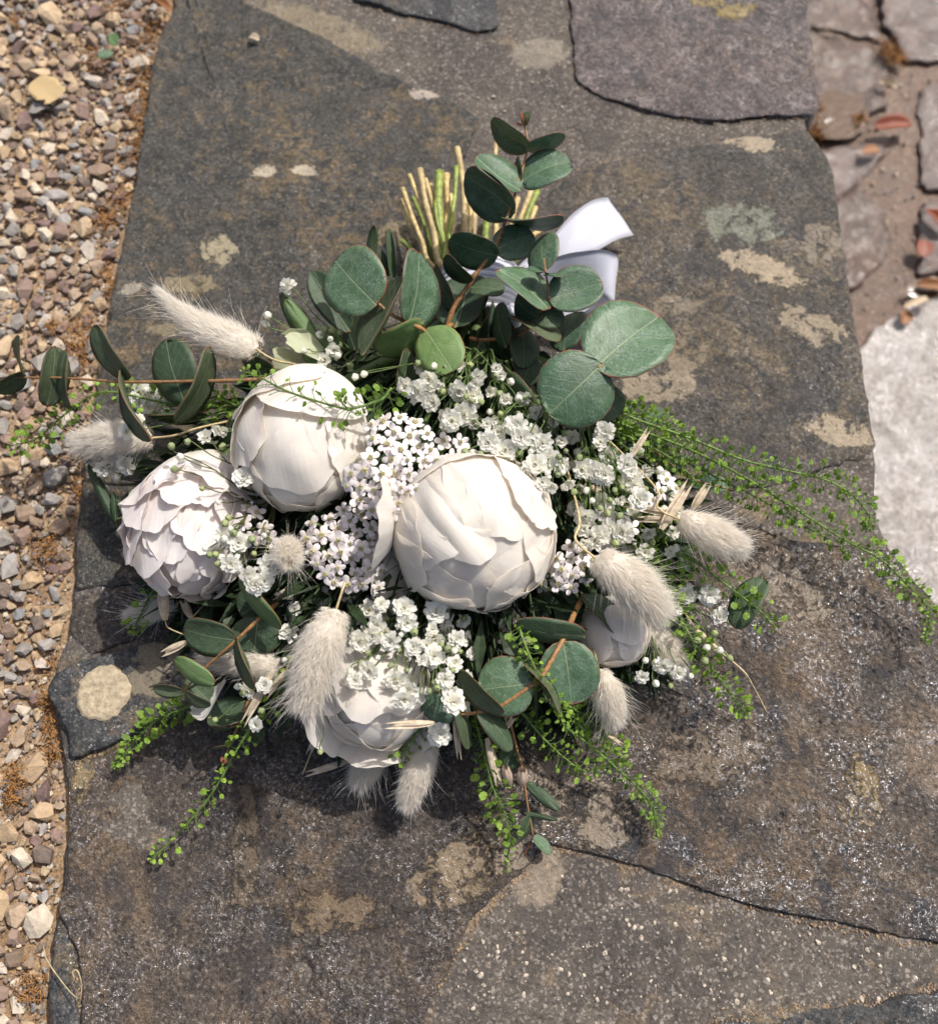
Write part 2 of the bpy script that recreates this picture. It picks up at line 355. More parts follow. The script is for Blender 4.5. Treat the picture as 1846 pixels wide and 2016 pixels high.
def ribbon_mat():
    N = NT('white satin ribbon'); uv = N.n('ShaderNodeUVMap').outputs[0]
    sp = N.n('ShaderNodeSeparateXYZ', {0: uv})
    wv = N.noise(N.n('ShaderNodeCombineXYZ', {0: N.math('MULTIPLY', sp.outputs[0], 60.0), 1: N.math('MULTIPLY', sp.outputs[1], 900.0)}).outputs[0], 1.0, 2)
    edge = N.mr(N.math('ABSOLUTE', N.math('SUBTRACT', sp.outputs[0], 0.5)), 0.455, 0.47)
    N.P(Base_Color=N.mix(edge, (0.62, 0.63, 0.71), (0.72, 0.73, 0.79)), Roughness=0.38, Specular_IOR_Level=0.5, Sheen_Weight=0.3,
        Anisotropic=0.6, Normal=N.bump(N.math('ADD', wv, N.math('MULTIPLY', edge, 2.0)), 0.15, 0.0004))
    N.translucent(0.2, (0.66, 0.68, 0.78)); return N.mat
M['ribbon'] = ribbon_mat()

def leaf_mat(name, a, b, rim, bloom, gloss=0.36):
    N = NT(name); co = N.obj(); sp = N.n('ShaderNodeSeparateXYZ', {0: co}); x, y = sp.outputs[0], sp.outputs[1]
    rnd = N.n('ShaderNodeObjectInfo').outputs['Random']
    off = N.n('ShaderNodeVectorMath', {0: co, 1: N.n('ShaderNodeCombineXYZ', {0: N.math('MULTIPLY', rnd, 13.0), 1: rnd, 2: N.math('MULTIPLY', rnd, 7.0)}).outputs[0]}, operation='ADD').outputs[0]
    n1 = N.noise(off, 3.0, 6, 0.65, 0.5); n2 = N.noise(off, 38, 4, 0.7)
    c = N.mix(N.mr(n1, 0.40, 0.62), a, b)
    c = N.mix(N.math('MULTIPLY', N.math('MULTIPLY', N.mr(n2, 0.44, 0.60), N.mr(N.noise(off, 5.0, 5, 0.6, 0.6), 0.35, 0.62)), 0.75), c, bloom)
    c = N.mix(1.0, c, N.ramp(rnd, [(0, (0.72, 0.78, 0.74)), (0.5, (1, 1, 1)), (1, (1.25, 1.18, 1.1))]), 'MULTIPLY')
    ax = N.math('ABSOLUTE', x)
    wob = N.math('MULTIPLY', N.math('SUBTRACT', N.noise(off, 6, 3), 0.5), 0.10)
    mid = N.mr(N.math('ADD', ax, N.math('MULTIPLY', y, 0.008)), 0.020, 0.008)
    ph = N.math('FRACT', N.math('ADD', N.math('MULTIPLY', N.math('SUBTRACT', y, N.math('MULTIPLY', ax, 0.85)), 6.5), N.math('MULTIPLY', wob, 9.0)))
    side = N.math('MULTIPLY', N.mr(N.math('ABSOLUTE', N.math('SUBTRACT', ph, 0.5)), 0.055, 0.02), N.mr(ax, 0.44, 0.28))
    vein = N.math('MAXIMUM', N.math('MULTIPLY', mid, 0.62), N.math('MULTIPLY', side, 0.22))
    c = N.mix(vein, c, (0.24, 0.29, 0.16))
    c = N.mix(N.math('MULTIPLY', N.mr(N.math('SUBTRACT', y, N.math('MULTIPLY', ax, -1.0)), 0.09, 0.0), 0.7), c, (0.35, 0.28, 0.10))
    at = N.n('ShaderNodeAttribute', attribute_name='rim')
    rm = N.math('MULTIPLY', N.mr(N.math('ADD', at.outputs['Fac'], wob), 0.955, 1.01), N.mr(N.math('ADD', n1, N.math('MULTIPLY', rnd, 0.3)), 0.35, 0.6))
    c = N.mix(rm, c, rim)
    sp_ = N.mr(N.n('ShaderNodeSeparateColor', {0: N.vor(off, 42).outputs['Color']}).outputs[0], 0.965, 0.99)
    c = N.mix(N.math('MULTIPLY', N.math('MULTIPLY', sp_, N.mr(N.vor(off, 42).outputs['Distance'], 0.35, 0.2)), 0.7), c, (0.05, 0.035, 0.02))
    h = N.math('ADD', N.math('MULTIPLY', vein, -1.2), N.math('ADD', N.math('MULTIPLY', n1, 1.5), N.math('MULTIPLY', n2, 0.25)))
    N.P(Base_Color=c, Roughness=N.math('ADD', gloss, N.math('MULTIPLY', n2, 0.15)), Specular_IOR_Level=0.42, Normal=N.bump(h, 0.35, 0.0015))
    N.translucent(0.10, (0.12, 0.24, 0.05)); return N.mat
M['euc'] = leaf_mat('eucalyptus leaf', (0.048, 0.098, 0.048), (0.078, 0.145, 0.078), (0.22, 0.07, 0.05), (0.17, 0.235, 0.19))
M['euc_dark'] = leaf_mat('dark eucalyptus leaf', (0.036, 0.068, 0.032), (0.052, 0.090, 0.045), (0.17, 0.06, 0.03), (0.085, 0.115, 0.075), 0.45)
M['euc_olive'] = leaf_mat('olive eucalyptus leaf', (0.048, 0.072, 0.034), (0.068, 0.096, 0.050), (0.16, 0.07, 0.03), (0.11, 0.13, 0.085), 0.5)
M['euc_bright'] = leaf_mat('fresh green leaf', (0.085, 0.155, 0.048), (0.11, 0.19, 0.065), (0.22, 0.10, 0.04), (0.15, 0.22, 0.11), 0.42)
M['leaf_red'] = simple('red fallen leaf', (0.24, 0.065, 0.032), 0.4, 0.1, None, 0.1)
M['leaf_orange'] = simple('orange fallen leaf', (0.26, 0.115, 0.042), 0.4, 0.1, None, 0.1)
M['leaf_tan'] = simple('tan fallen leaf', (0.50, 0.37, 0.19), 0.65, 0.15, None, 0.05)
M['leaf_green'] = simple('small green fallen leaf', (0.07, 0.13, 0.05), 0.5, 0.1, None, 0.1)

def water_mat():
    N = NT('rippled film of water'); co = N.obj()
    h = N.math('ADD', N.noise(co, 110, 3, 0.5, 0.8), N.math('MULTIPLY', N.noise(co, 300, 3, 0.6), 0.4))
    N.P(Base_Color=(0.075, 0.042, 0.022), Roughness=0.07, Specular_IOR_Level=0.6, Normal=N.bump(h, 0.22, 0.004), Alpha=1.0)
    return N.mat
M['water'] = water_mat()

# ------------------------------------------------------------------ stones of the wall and paving
def resample(poly, step, jit, seed):
    out = []; n = len(poly)
    for i in range(n):
        a, b = poly[i], poly[(i + 1) % n]
        k = max(1, int((b - a).length / step))
        for j in range(k): out.append(a.lerp(b, j / k))
    for _ in range(2):
        out = [(out[i - 1] + out[i] * 2 + out[(i + 1) % len(out)]) / 4 for i in range(len(out))]
    res = []
    for i, p in enumerate(out):
        t = (out[(i + 1) % len(out)] - out[i - 1]); nrm = Vector((t.y, -t.x, 0)).normalized()
        d = fb(p.x * 45, p.y * 45, seed, 3) * 1.4 + fb(p.x * 190, p.y * 190, seed + 5, 2) * 0.7
        res.append(p + nrm * d * jit)
    return res
def blend_patch(p, patches):
    col = (0.3, 0.25, 0.18); al = 0.0
    for (c, rx, ry, ang, cc) in patches:
        dx, dy = p.x - c.x, p.y - c.y
        u = dx * math.cos(ang) + dy * math.sin(ang); v = -dx * math.sin(ang) + dy * math.cos(ang)
        r = math.sqrt((u / rx) ** 2 + (v / ry) ** 2)
        a = max(0.0, min(0.66, 1.30 - r * 0.85))
        if a > al: al = a; col = cc
    return (*col, al)
def stone(name, dpoly, z, mat, parent, amp=1.0, depth=0.03, edge=0.003, patches=(), seed=0.0, rings=None, jit=0.0016, tilt=(0, 0), step=0.0035, rscale=0.0035, world=False, **kw):
    P = [Vector(p) for p in dpoly] if world else [D(x, y, z) for x, y in dpoly]
    area = sum(P[i].x * P[(i + 1) % len(P)].y - P[(i + 1) % len(P)].x * P[i].y for i in range(len(P)))
    if area < 0: P.reverse()
    O = resample(P, step, jit, seed)
    c = sum(O, Vector()) / len(O)
    rad = sum((o - c).length for o in O) / len(O)
    R = rings or max(8, int(rad / rscale))
    pt = [(D(x, y, z), rx / ppm(D(x, y, z)), ry / ppm(D(x, y, z)), math.radians(a), cc) for (x, y, rx, ry, a, cc) in patches]
    V, fc, cols = [], [], []
    n = len(O)
    for zz in (-depth, -depth * 0.4, -edge * 0.9):
        for o in O:
            k = 1 + fb(o.x * 60, o.y * 60, zz * 200 + seed) * 0.012
            q = c + (o - c) * k; V.append(Vector((q.x, q.y, z + zz))); cols.append(blend_patch(q, pt))
    ts = [0.0] + [0.5 * edge / rad * (i + 1) for i in range(2)]
    t0 = ts[-1]; ts += [t0 + (0.97 - t0) * (i + 1) / R for i in range(R)]
    for t in ts:
        for o in O:
            q = o.lerp(c, t); dd = (q - o).length
            h = (fb(q.x * 14, q.y * 14, seed) * 0.0020 + fb(q.x * 55, q.y * 55, seed + 3) * 0.0011 + fb(q.x * 170, q.y * 170, seed + 7, 2) * 0.0005) * amp
            h += tilt[0] * (q.x - c.x) + tilt[1] * (q.y - c.y)
            h -= edge * math.exp(-dd / (edge * 0.55)) * 0.55
            V.append(Vector((q.x, q.y, z + h))); cols.append(blend_patch(q, pt))
    nr = 3 + len(ts)
    for r in range(nr - 1):
        for i in range(n):
            j = (i + 1) % n
            fc.append((r * n + i, r * n + j, (r + 1) * n + j, (r + 1) * n + i))
    V.append(Vector((c.x, c.y, z + fb(c.x * 14, c.y * 14, seed) * 0.0020 * amp))); cols.append(blend_patch(c, pt))
    for i in range(n): fc.append(((nr - 1) * n + i, (nr - 1) * n + (i + 1) % n, len(V) - 1))
    me = bpy.data.meshes.new(name); me.from_pydata([tuple(v) for v in V], [], fc)
    ca = me.color_attributes.new('patch', 'FLOAT_COLOR', 'POINT')
    ca.data.foreach_set('color', np.array(cols, dtype=np.float32).ravel())
    me.polygons.foreach_set('use_smooth', [True] * len(me.polygons)); me.update()
    o = link(name, me, mat, parent, **kw); o['top'] = z
    return o

TAN = (0.33, 0.27, 0.19); PALE = (0.40, 0.345, 0.26); GRN = (0.16, 0.17, 0.13); OCH = (0.24, 0.18, 0.06); DK = (0.055, 0.048, 0.043); LT = (0.26, 0.21, 0.155)
wall = empty('stone_wall', D(960, 900, -0.02), None, 'low stone wall top of dark slate and mica slabs set in grey mortar under the bouquet', 'wall')

wall_out = [(352, -170), (340, 30), (318, 110), (300, 190), (285, 300), (262, 400), (240, 500), (215, 620), (190, 760), (165, 950), (150, 1100), (140, 1240), (100, 1345), (112, 1420), (130, 1520),
            (140, 1600), (128, 1710), (118, 1790), (100, 1900), (95, 2180), (2000, 2180), (1960, 1500), (1850, 1215), (1795, 1130), (1750, 1080), (1722, 1000), (1722, 900), (1705, 780), (1690, 680), (1672, 560),
            (1650, 420), (1620, 320), (1592, 262), (1580, 235), (1600, 215), (1598, 110), (1580, -30), (1560, -170)]
stone('mortar', wall_out, -0.0016, M['mortar'], wall, 0.55, 0.33, 0.003, [(970, 175, 36, 26, 0, DK), (1175, 275, 40, 34, 0, DK), (1060, 105, 60, 40, 10, (0.24, 0.21, 0.165)), (620, 50, 150, 40, -25, (0.22, 0.18, 0.12)),
      (1150, 1600, 95, 80, 0, LT), (1050, 1720, 70, 60, 0, LT), (900, 1760, 130, 70, 35, (0.23, 0.165, 0.10)), (1600, 1992, 150, 9, 8, (0.18, 0.13, 0.07))],
      seed=1.0, jit=0.001, step=0.005, rscale=0.0042)
stone('slab', [(470, -170), (475, 0), (640, 75), (770, 150), (900, 200), (945, 232), (900, 330), (790, 520), (700, 800), (560, 1100), (300, 1145), (150, 1160), (150, 1040), (165, 950), (185, 790), (205, 665), (218, 600),
               (240, 480), (262, 375), (283, 250), (297, 140), (312, 75), (345, 15), (352, -170)], 0.0003, M['slate'], wall, 0.7, 0.035, 0.0014,
      [(835, 185, 30, 17, 0, (0.36, 0.31, 0.26)), (522, 337, 25, 15, 0, PALE), (600, 335, 28, 14, 0, PALE), (432, 493, 36, 34, -50, (0.30, 0.26, 0.17)), (380, 560, 70, 22, 0, (0.20, 0.165, 0.10)), (260, 565, 26, 16, 30, (0.26, 0.23, 0.18)),
       (800, 460, 60, 40, 0, (0.2, 0.16, 0.1)), (330, 650, 70, 16, 0, (0.17, 0.14, 0.09))], seed=11.0)
stone('slab', [(690, -170), (692, 2), (740, 6), (800, 28), (870, 42), (940, 62), (985, 55), (978, 20), (985, -170)], 0.0014, M['bluestone'], wall, 0.8, 0.03, 0.0015, seed=17.0)
stone('slab', [(1120, -170), (1122, 0), (1128, 60), (1130, 145), (1150, 165), (1180, 185), (1260, 212), (1350, 230), (1440, 233), (1530, 226), (1613, 219), (1612, 170), (1600, 90), (1580, -20), (1565, -170)], 0.0018, M['granite'], wall, 0.8, 0.05, 0.0011,
      [(1450, 22, 42, 22, 20, OCH), (1390, 5, 40, 14, 0, OCH)], seed=23.0, tilt=(0.004, 0.006))
stone('slab', [(880, 640), (1000, 480), (1060, 395), (1110, 355), (1180, 322), (1290, 300), (1400, 280), (1470, 266), (1588, 250), (1605, 275), (1640, 335), (1652, 420), (1674, 560), (1690, 680), (1711, 800), (1722, 886), (1690, 903), (1640, 915), (1520, 960), (1340, 960), (1150, 900), (950, 800)], 0.0004, M['slate_light'], wall, 0.9, 0.05, 0.0018,
      [(1490, 284, 72, 22, -12, TAN), (1462, 438, 92, 46, -5, GRN), (1500, 530, 84, 34, -28, TAN), (1590, 640, 78, 38, -25, (0.27, 0.22, 0.155)), (1650, 850, 66, 34, -15, TAN), (1290, 760, 80, 40, 0, (0.24, 0.195, 0.135)), (1620, 480, 40, 50, 0, (0.2, 0.17, 0.13)),
       (1350, 700, 60, 40, 20, (0.19, 0.155, 0.105)), (1330, 600, 50, 30, 0, (0.17, 0.14, 0.1))], seed=31.0)
stone('slab', [(930, 1450), (1000, 1380), (1180, 1250), (1320, 1080), (1420, 1020), (1500, 1040), (1560, 1062), (1680, 1075), (1752, 1082), (1792, 1132), (1846, 1200), (1960, 1480), (2010, 1900), (1846, 1856), (1700, 1828), (1560, 1800), (1400, 1758), (1250, 1702), (1170, 1682), (1095, 1664), (1000, 1640), (900, 1560)], 0.0006, M['mica'], wall, 1.2, 0.05, 0.0008,
      [(1560, 1150, 95, 70, -20, (0.27, 0.22, 0.165)), (1170, 1600, 70, 80, 0, (0.30, 0.245, 0.185)), (1090, 1560, 70, 70, 0, (0.27, 0.215, 0.16)), (1690, 1600, 48, 45, 0, (0.30, 0.235, 0.15)), (1400, 1480, 130, 60, 10, (0.17, 0.13, 0.09)), (1700, 1550, 30, 60, 0, (0.25, 0.18, 0.08))], seed=41.0, jit=0.0008)
stone('slab', [(133, 1500), (270, 1440), (400, 1400), (560, 1330), (800, 1400), (980, 1480), (1060, 1570), (1070, 1680), (1000, 1740), (930, 1800), (880, 1890), (850, 1960), (800, 2180), (165, 2180), (160, 2016), (158, 1940), (150, 1856), (118, 1785), (128, 1720), (140, 1600)], 0.0006, M['brown'], wall, 1.4, 0.05, 0.0014,
      [(900, 1720, 110, 60, 30, (0.25, 0.19, 0.12)), (990, 1680, 70, 40, 0, LT), (300, 1435, 100, 18, 25, (0.22, 0.16, 0.08)), (650, 1800, 100, 40, 0, (0.16, 0.115, 0.07)), (480, 1680, 30, 120, 0, (0.12, 0.09, 0.06)), (160, 1540, 20, 50, 0, (0.22, 0.165, 0.08))], seed=53.0, tilt=(0, 0))
g = stone('slab', [(90, 1350), (160, 1298), (300, 1262), (460, 1300), (520, 1340), (400, 1395), (270, 1437), (135, 1497), (118, 1420)], 0.0032, M['bluestone'], wall, 0.8, 0.04, 0.002, [(310, 1310, 60, 70, 20, (0.2, 0.165, 0.115))], seed=61.0)
stone('slab', [(150, 1168), (320, 1112), (480, 1150), (480, 1290), (300, 1256), (165, 1293), (136, 1245)], -0.0002, M['brown'], wall, 1.4, 0.04, 0.003, seed=67.0)
stone('slab', [(116, 1795), (146, 1862), (154, 1945), (156, 2180), (90, 2180), (98, 1900)], -0.0002, M['bluestone'], wall, 1.2, 0.04, 0.003, seed=71.0)
stone('slab', [(1180, 2180), (1330, 2030), (1500, 2001), (1700, 1980), (1846, 1952), (2010, 1930), (2010, 2180)], 0.001, M['bluestone'], wall, 1.6, 0.04, 0.0025, seed=73.0)
# round lichen crusts lying on the slate
def lichen(x, y, r, z, parent, seed, col=None, ry=None):
    c = D(x, y, z); rr = r / ppm(c); k = (ry or r) / r
    def fn(u, v):
        a = u * 2 * math.pi; wob = 1 + 0.10 * fb(math.cos(a) * 2.2, math.sin(a) * 2.2, seed) + 0.09 * fb(math.cos(a) * 7, math.sin(a) * 7, seed)
        q = Vector((math.cos(a) * rr * v * wob, math.sin(a) * rr * v * wob * k * 1.05, 0)) + c
        q.z = z + 0.0009 * (1 - v ** 14) * (1 + 0.7 * fb(q.x * 500, q.y * 500, seed)) - 0.0006 * (v ** 14) + fb(q.x * 14, q.y * 14, 61.0) * 0.0016
        return q
    m = MB(); m.grid(fn, 49, 16); link('lichen_patch', m.mesh('lichen_patch'), M['lichen'], parent)
lichen(203, 1365, 52, 0.0042, g, 3.0)
# grit standing out of the mortar
def hull(n, sx, sy, sz, rnd=0.25):
    bm = bmesh.new()
    for i in range(n):
        v = rv(); k = 1 - rnd * random.random(); bm.verts.new((v.x * sx * k, v.y * sy * k, v.z * sz * k))
    bmesh.ops.convex_hull(bm, input=bm.verts)
    bmesh.ops.delete(bm, geom=[v for v in bm.verts if not v.link_faces], context='VERTS')
    bm.verts.index_update(); V = [v.co.copy() for v in bm.verts]; Fc = [tuple(v.index for v in f.verts) for f in bm.faces]; bm.free()
    return V, Fc
m = MB(); hs = [hull(22, 1, 0.8, 0.6, 0.12) for _ in range(10)]
for i in range(420):
    x, y = (random.uniform(900, 1830), random.uniform(1710, 1990)) if i < 330 else (random.uniform(640, 1120), random.uniform(20, 230))
    if i < 330 and (y < 1665 + (x - 1090) * 0.262 + 25 or y > 2035 - (x - 1180) * 0.11 or x < 900 + (1880 - y) * 0.9): continue
    p = D(x, y, -0.0014); r = 0.00045 + 0.0013 * random.random() ** 2.5
    V, Fc = random.choice(hs)
    m.add(V, Fc, Matrix.Translation(p) @ Matrix.Rotation(random.random() * 6, 4, 'Z') @ Matrix.Scale(r, 4))
def crumbs(path, n, spread, zz):
    mm = MB(); P = [D(x, y, zz) for x, y in path]
    for i in range(n):
        f = random.random() * (len(P) - 1); k = min(int(f), len(P) - 2); p = P[k].lerp(P[k + 1], f - k) + Vector((random.gauss(0, spread), random.gauss(0, spread), 0)); r = random.uniform(0.0003, 0.0011) * random.random() ** 0.5
        V, Fc = random.choice(hs); mm.add(V, Fc, Matrix.Translation(p) @ Matrix.Rotation(random.random() * 6, 4, 'Z') @ Matrix.Scale(r, 4))
    return mm
for path, n in (([(1095, 1668), (1170, 1688), (1250, 1708), (1400, 1766), (1560, 1808), (1700, 1836), (1846, 1864)], 520), ([(1135, 160), (1180, 190), (1260, 219), (1350, 237), (1440, 240), (1530, 234), (1605, 226)], 260), ([(1122, 5), (1126, 60), (1130, 145)], 110), ([(700, 8), (800, 33), (870, 47), (940, 67)], 130), ([(1340, 2030), (1500, 1997), (1700, 1976), (1846, 1948)], 380), ([(146, 1865), (155, 1945), (157, 2016)], 120), ([(140, 1505), (270, 1443), (400, 1400)], 160), ([(1070, 1690), (1000, 1748), (930, 1808), (880, 1898), (848, 1970)], 240)):
    link('joint_soil', crumbs(path, n, 0.0016, -0.0012).mesh('joint_soil', False), M['soil'], wall, kind='stuff')
link('grit', m.mesh('grit', False), M['grit'], wall, kind='stuff')

# ------------------------------------------------------------------ gravel on the left
GZ = -0.011
gm = MB()
def gfn(u, v):
    x = -60 + 60 * u ** 1.0 if False else 0
    return Vector((0, 0, 0))
xs = [-60, -8, -2, -1.0, -0.6, -0.45] + [-0.42 + 0.02 * i for i in range(14)] + [0.0]
ys = [-60, -8, -2, -1, -0.6] + [-0.5 + 0.03 * i for i in range(40)] + [1.0, 2, 8, 60]
gm.v = [Vector((x, y, GZ + 0.003 * fb(x * 25, y * 25, 5))) for y in ys for x in xs]
nx = len(xs)
gm.f = [(j * nx + i, j * nx + i + 1, (j + 1) * nx + i + 1, (j + 1) * nx + i) for j in range(len(ys) - 1) for i in range(nx - 1)]; gm.m = [0] * len(gm.f)
ground = link('ground', gm.mesh('ground'), M['soil'], None, kind='structure')
edge_pts = [D(x, y, -0.012) for x, y in wall_out[:20]]
def wall_x(y):
    best = -0.1
    for a, b in zip(edge_pts, edge_pts[1:]):
        if (a.y - y) * (b.y - y) <= 0 and abs(a.y - b.y) > 1e-6: return a.x + (b.x - a.x) * (y - a.y) / (b.y - a.y)
    return edge_pts[0].x if y > edge_pts[0].y else edge_pts[-1].x
pmesh = []
for i in range(26):
    V, Fc = hull(random.randint(11, 20), 0.5, 0.40 + 0.1 * random.random(), 0.28 + 0.12 * random.random(), 0.22)
    mm = MB(); mm.add(V, Fc); me = mm.mesh('pebble', False); me.materials.append(M['pebble']); pmesh.append((me, V, Fc))
bv = bpy.data.meshes
cand = []
tries = 0; grid_ = {}
while tries < 60000 and len(cand) < 4200:
    tries += 1
    y = random.uniform(-0.42, 0.52); wx = wall_x(y); x = random.uniform(-0.46, wx + 0.004)
    s = min(0.021, max(0.0055, random.lognormvariate(math.log(0.0112), 0.33)))
    if x + s * 0.42 > wx: continue
    if tries > 12000: s *= 0.75
    if tries > 30000: s *= 0.75
    key = (int(x / 0.02), int(y / 0.02)); ok = True
    for a in (-1, 0, 1):
        for b in (-1, 0, 1):
            for (qx, qy, qs) in grid_.get((key[0] + a, key[1] + b), ()):
                if (qx - x) ** 2 + (qy - y) ** 2 < (0.37 * (qs + s)) ** 2: ok = False; break
    if not ok: continue
    grid_.setdefault(key, []).append((x, y, s))
    cand.append((x, y, s))
def dpix(p):
    r = p - CAM; t = r.dot(FWD); return (CX + r.dot(RGT) / t * F, CY - r.dot(UPV) / t * F)
def inview(x, y):
    px, py = dpix(Vector((x, y, GZ))); return -15 < px < 1860 and -15 < py < 2030
scored = sorted(cand, key=lambda c: -(c[2] * ppm(Vector((c[0], c[1], GZ))) if inview(c[0], c[1]) else 0))
rest = MB()
for i, (x, y, s) in enumerate(scored):
    me, V, Fc = random.choice(pmesh)
    mw = Matrix.Translation((x, y, GZ + s * 0.16 + random.random() * 0.0025)) @ Matrix.Rotation(random.random() * 6.28, 4, 'Z') @ Matrix.Rotation(random.gauss(0, 0.28), 4, 'X') @ Matrix.Diagonal((s * 1.18, s, s * 0.95, 1))
    if i < 298: link('pebble', me, None, ground, mw)
    else: rest.add(V, Fc, mw)
for i in range(11000):                                   # finer grit between the stones
    y = random.uniform(-0.40, 0.50); wx = wall_x(y); x = random.uniform(-0.44, wx - 0.001)
    if not inview(x, y): continue
    s = random.uniform(0.0016, 0.0042); me, V, Fc = pmesh[i % 8]
    rest.add(V, Fc, Matrix.Translation((x, y, GZ + s * 0.25 + 0.001)) @ Matrix.Rotation(random.random() * 6.28, 4, 'Z') @ Matrix.Rotation(random.gauss(0, 0.5), 4, 'X') @ Matrix.Scale(s, 4))
link('gravel', rest.mesh('gravel', False), M['gravel'], ground, kind='stuff')
# dry orange moss along the edge of the wall
mm = MB()
spots = [(290, 60, 40), (285, 130, 30), (280, 185, 35), (275, 235, 30), (268, 290, 34), (245, 395, 40), (205, 430, 28), (218, 545, 26), (225, 570, 24), (160, 660, 42), (150, 690, 30), (100, 640, 16), (95, 770, 30), (160, 880, 40), (165, 965, 30), (88, 1080, 36),
         (118, 1315, 38), (95, 1380, 26), (100, 1430, 22), (104, 1480, 22), (30, 1530, 30), (20, 1570, 24), (60, 1945, 30), (155, 1985, 16), (152, 1930, 12), (150, 1870, 10), (30, 40, 18), (225, 10, 30), (185, 120, 24)]
for (x, y, r) in spots:
    for k in range(int(r * 5)):
        px, py = random.gauss(x, r * 0.45), random.gauss(y, r * 0.55)
        p = D(px, py, GZ + random.uniform(0.002, 0.010))
        if p.x > wall_x(p.y) + 0.002: continue
        L = random.uniform(0.001, 0.0028); d = rv(); d.z = abs(d.z) * 0.5
        mm.tube([p, p + d * L * 0.5 + rv(L * 0.15), p + d * L + rv(L * 0.3)], [0.00035, 0.0004, 0.0002], 3, cap=False)
link('dry_moss', mm.mesh('dry_moss'), M['moss'], ground, kind='stuff')

# ------------------------------------------------------------------ wet paving on the right, a step lower
PZ = -0.26
pv = MB(); pv.v = [Vector((x, y, PZ - 0.006)) for y in (-60, -1, 0, 1, 60) for x in (0.06, 0.5, 1.5, 60)]
pv.f = [(j * 4 + i, j * 4 + i + 1, (j + 1) * 4 + i + 1, (j + 1) * 4 + i) for j in range(4) for i in range(3)]; pv.m = [0] * len(pv.f)
pave = link('pavement', pv.mesh('pavement'), M['paving_mortar'], None, kind='structure')
kw = dict(depth=0.05, edge=0.003, step=0.006, rscale=0.006, jit=0.004)
stone('paving_stone', [(1680, 700), (1720, 650), (1770, 615), (1846, 575), (2100, 520), (2300, 900), (2250, 1400), (1900, 1420), (1640, 1150), (1600, 900)], PZ + 0.003, M['pale'], pave, 1.6, seed=81.0, **kw)
stone('paving_stone', [(1725, -60), (1738, 40), (1765, 95), (1800, 125), (1846, 120), (2100, 100), (2100, -200), (1720, -200)], PZ + 0.000, M['wetpink'], pave, 1.6, seed=83.0, **kw)
stone('paving_stone', [(1560, 55), (1650, 70), (1720, 95), (1752, 140), (1745, 210), (1700, 240), (1600, 270), (1540, 150)], PZ - 0.001, M['wetstone'], pave, 2.0, seed=85.0, **kw)
stone('paving_stone', [(1590, 300), (1650, 285), (1745, 275), (1752, 292), (1700, 345), (1640, 398), (1600, 410)], PZ + 0.004, M['wetpink'], pave, 1.6, seed=87.0, **kw)
stone('paving_stone', [(1600, 425), (1690, 355), (1730, 400), (1750, 470), (1735, 530), (1690, 560), (1640, 580), (1600, 500)], PZ + 0.000, M['wetstone'], pave, 2.0, seed=89.0, **kw)
stone('paving_stone', [(1815, 165), (1900, 150), (2100, 160), (2100, 380), (1900, 378), (1812, 370)], PZ + 0.000, M['wetpink'], pave, 1.6, seed=91.0, **kw)
stone('paving_stone', [(1812, 392), (1900, 385), (2100, 390), (2100, 505), (1900, 540), (1808, 545)], PZ - 0.001, M['wetpink'], pave, 1.6, seed=93.0, **kw)
stone('paving_stone', [(1620, -200), (1700, -200), (1712, -40), (1722, 30), (1742, 85), (1660, 60), (1580, 45)], PZ - 0.001, M['wetstone'], pave, 1.6, seed=95.0, **kw)
wm = MB()
for (x, y, rx, ry) in ((1640, 225, 70, 62), (1825, 575, 44, 14)):
    c = D(x, y, PZ + 0.004); ax, ay = rx / ppm(c), ry / ppm(c)
    ring = []
    for k in range(40):
        a = k / 40 * 2 * math.pi; w_ = 1 + 0.18 * fb(math.cos(a) * 2 + x, math.sin(a) * 2, 2)
        ring.append(c + Vector((math.cos(a) * ax * w_, math.sin(a) * ay * w_, 0)))
    b = len(wm.v); wm.v += ring + [c]; wm.f += [(b + k, b + (k + 1) % 40, b + 40) for k in range(40)]; wm.m += [0] * 40
link('water', wm.mesh('water'), M['water'], None, kind='structure')

dm = MB()
for i in range(420):                                    # grit and crumbs lying in the joints of the paving
    x, y = random.uniform(1600, 1860), random.uniform(-20, 640); p = D(x, y, PZ - 0.004); r = random.uniform(0.0012, 0.0035) * random.random() ** 0.7
    V, Fc = random.choice(hs); dm.add(V, Fc, Matrix.Translation(p) @ Matrix.Rotation(random.random() * 6, 4, 'Z') @ Matrix.Scale(r, 4))
link('gravel', dm.mesh('gravel', False), M['gravel'], pave, kind='stuff')
for (x, y, r) in ((1748, 100, 26), (1765, 118, 18), (1600, 215, 18), (1606, 262, 16), (1690, 235, 14)):
    pm = MB()
    for k in range(int(r * 6)):
        p = D(random.gauss(x, r * 0.5), random.gauss(y, r * 0.4), PZ + random.uniform(0.0, 0.006)); L = random.uniform(0.003, 0.007); d = rv(); d.z = abs(d.z)
        pm.tube([p, p + d * L * 0.5 + rv(L * 0.2), p + d * L], [0.0007, 0.0006, 0.0003], 3, cap=False)
    link('dry_moss', pm.mesh('dry_moss'), M['moss'], pave, kind='stuff')

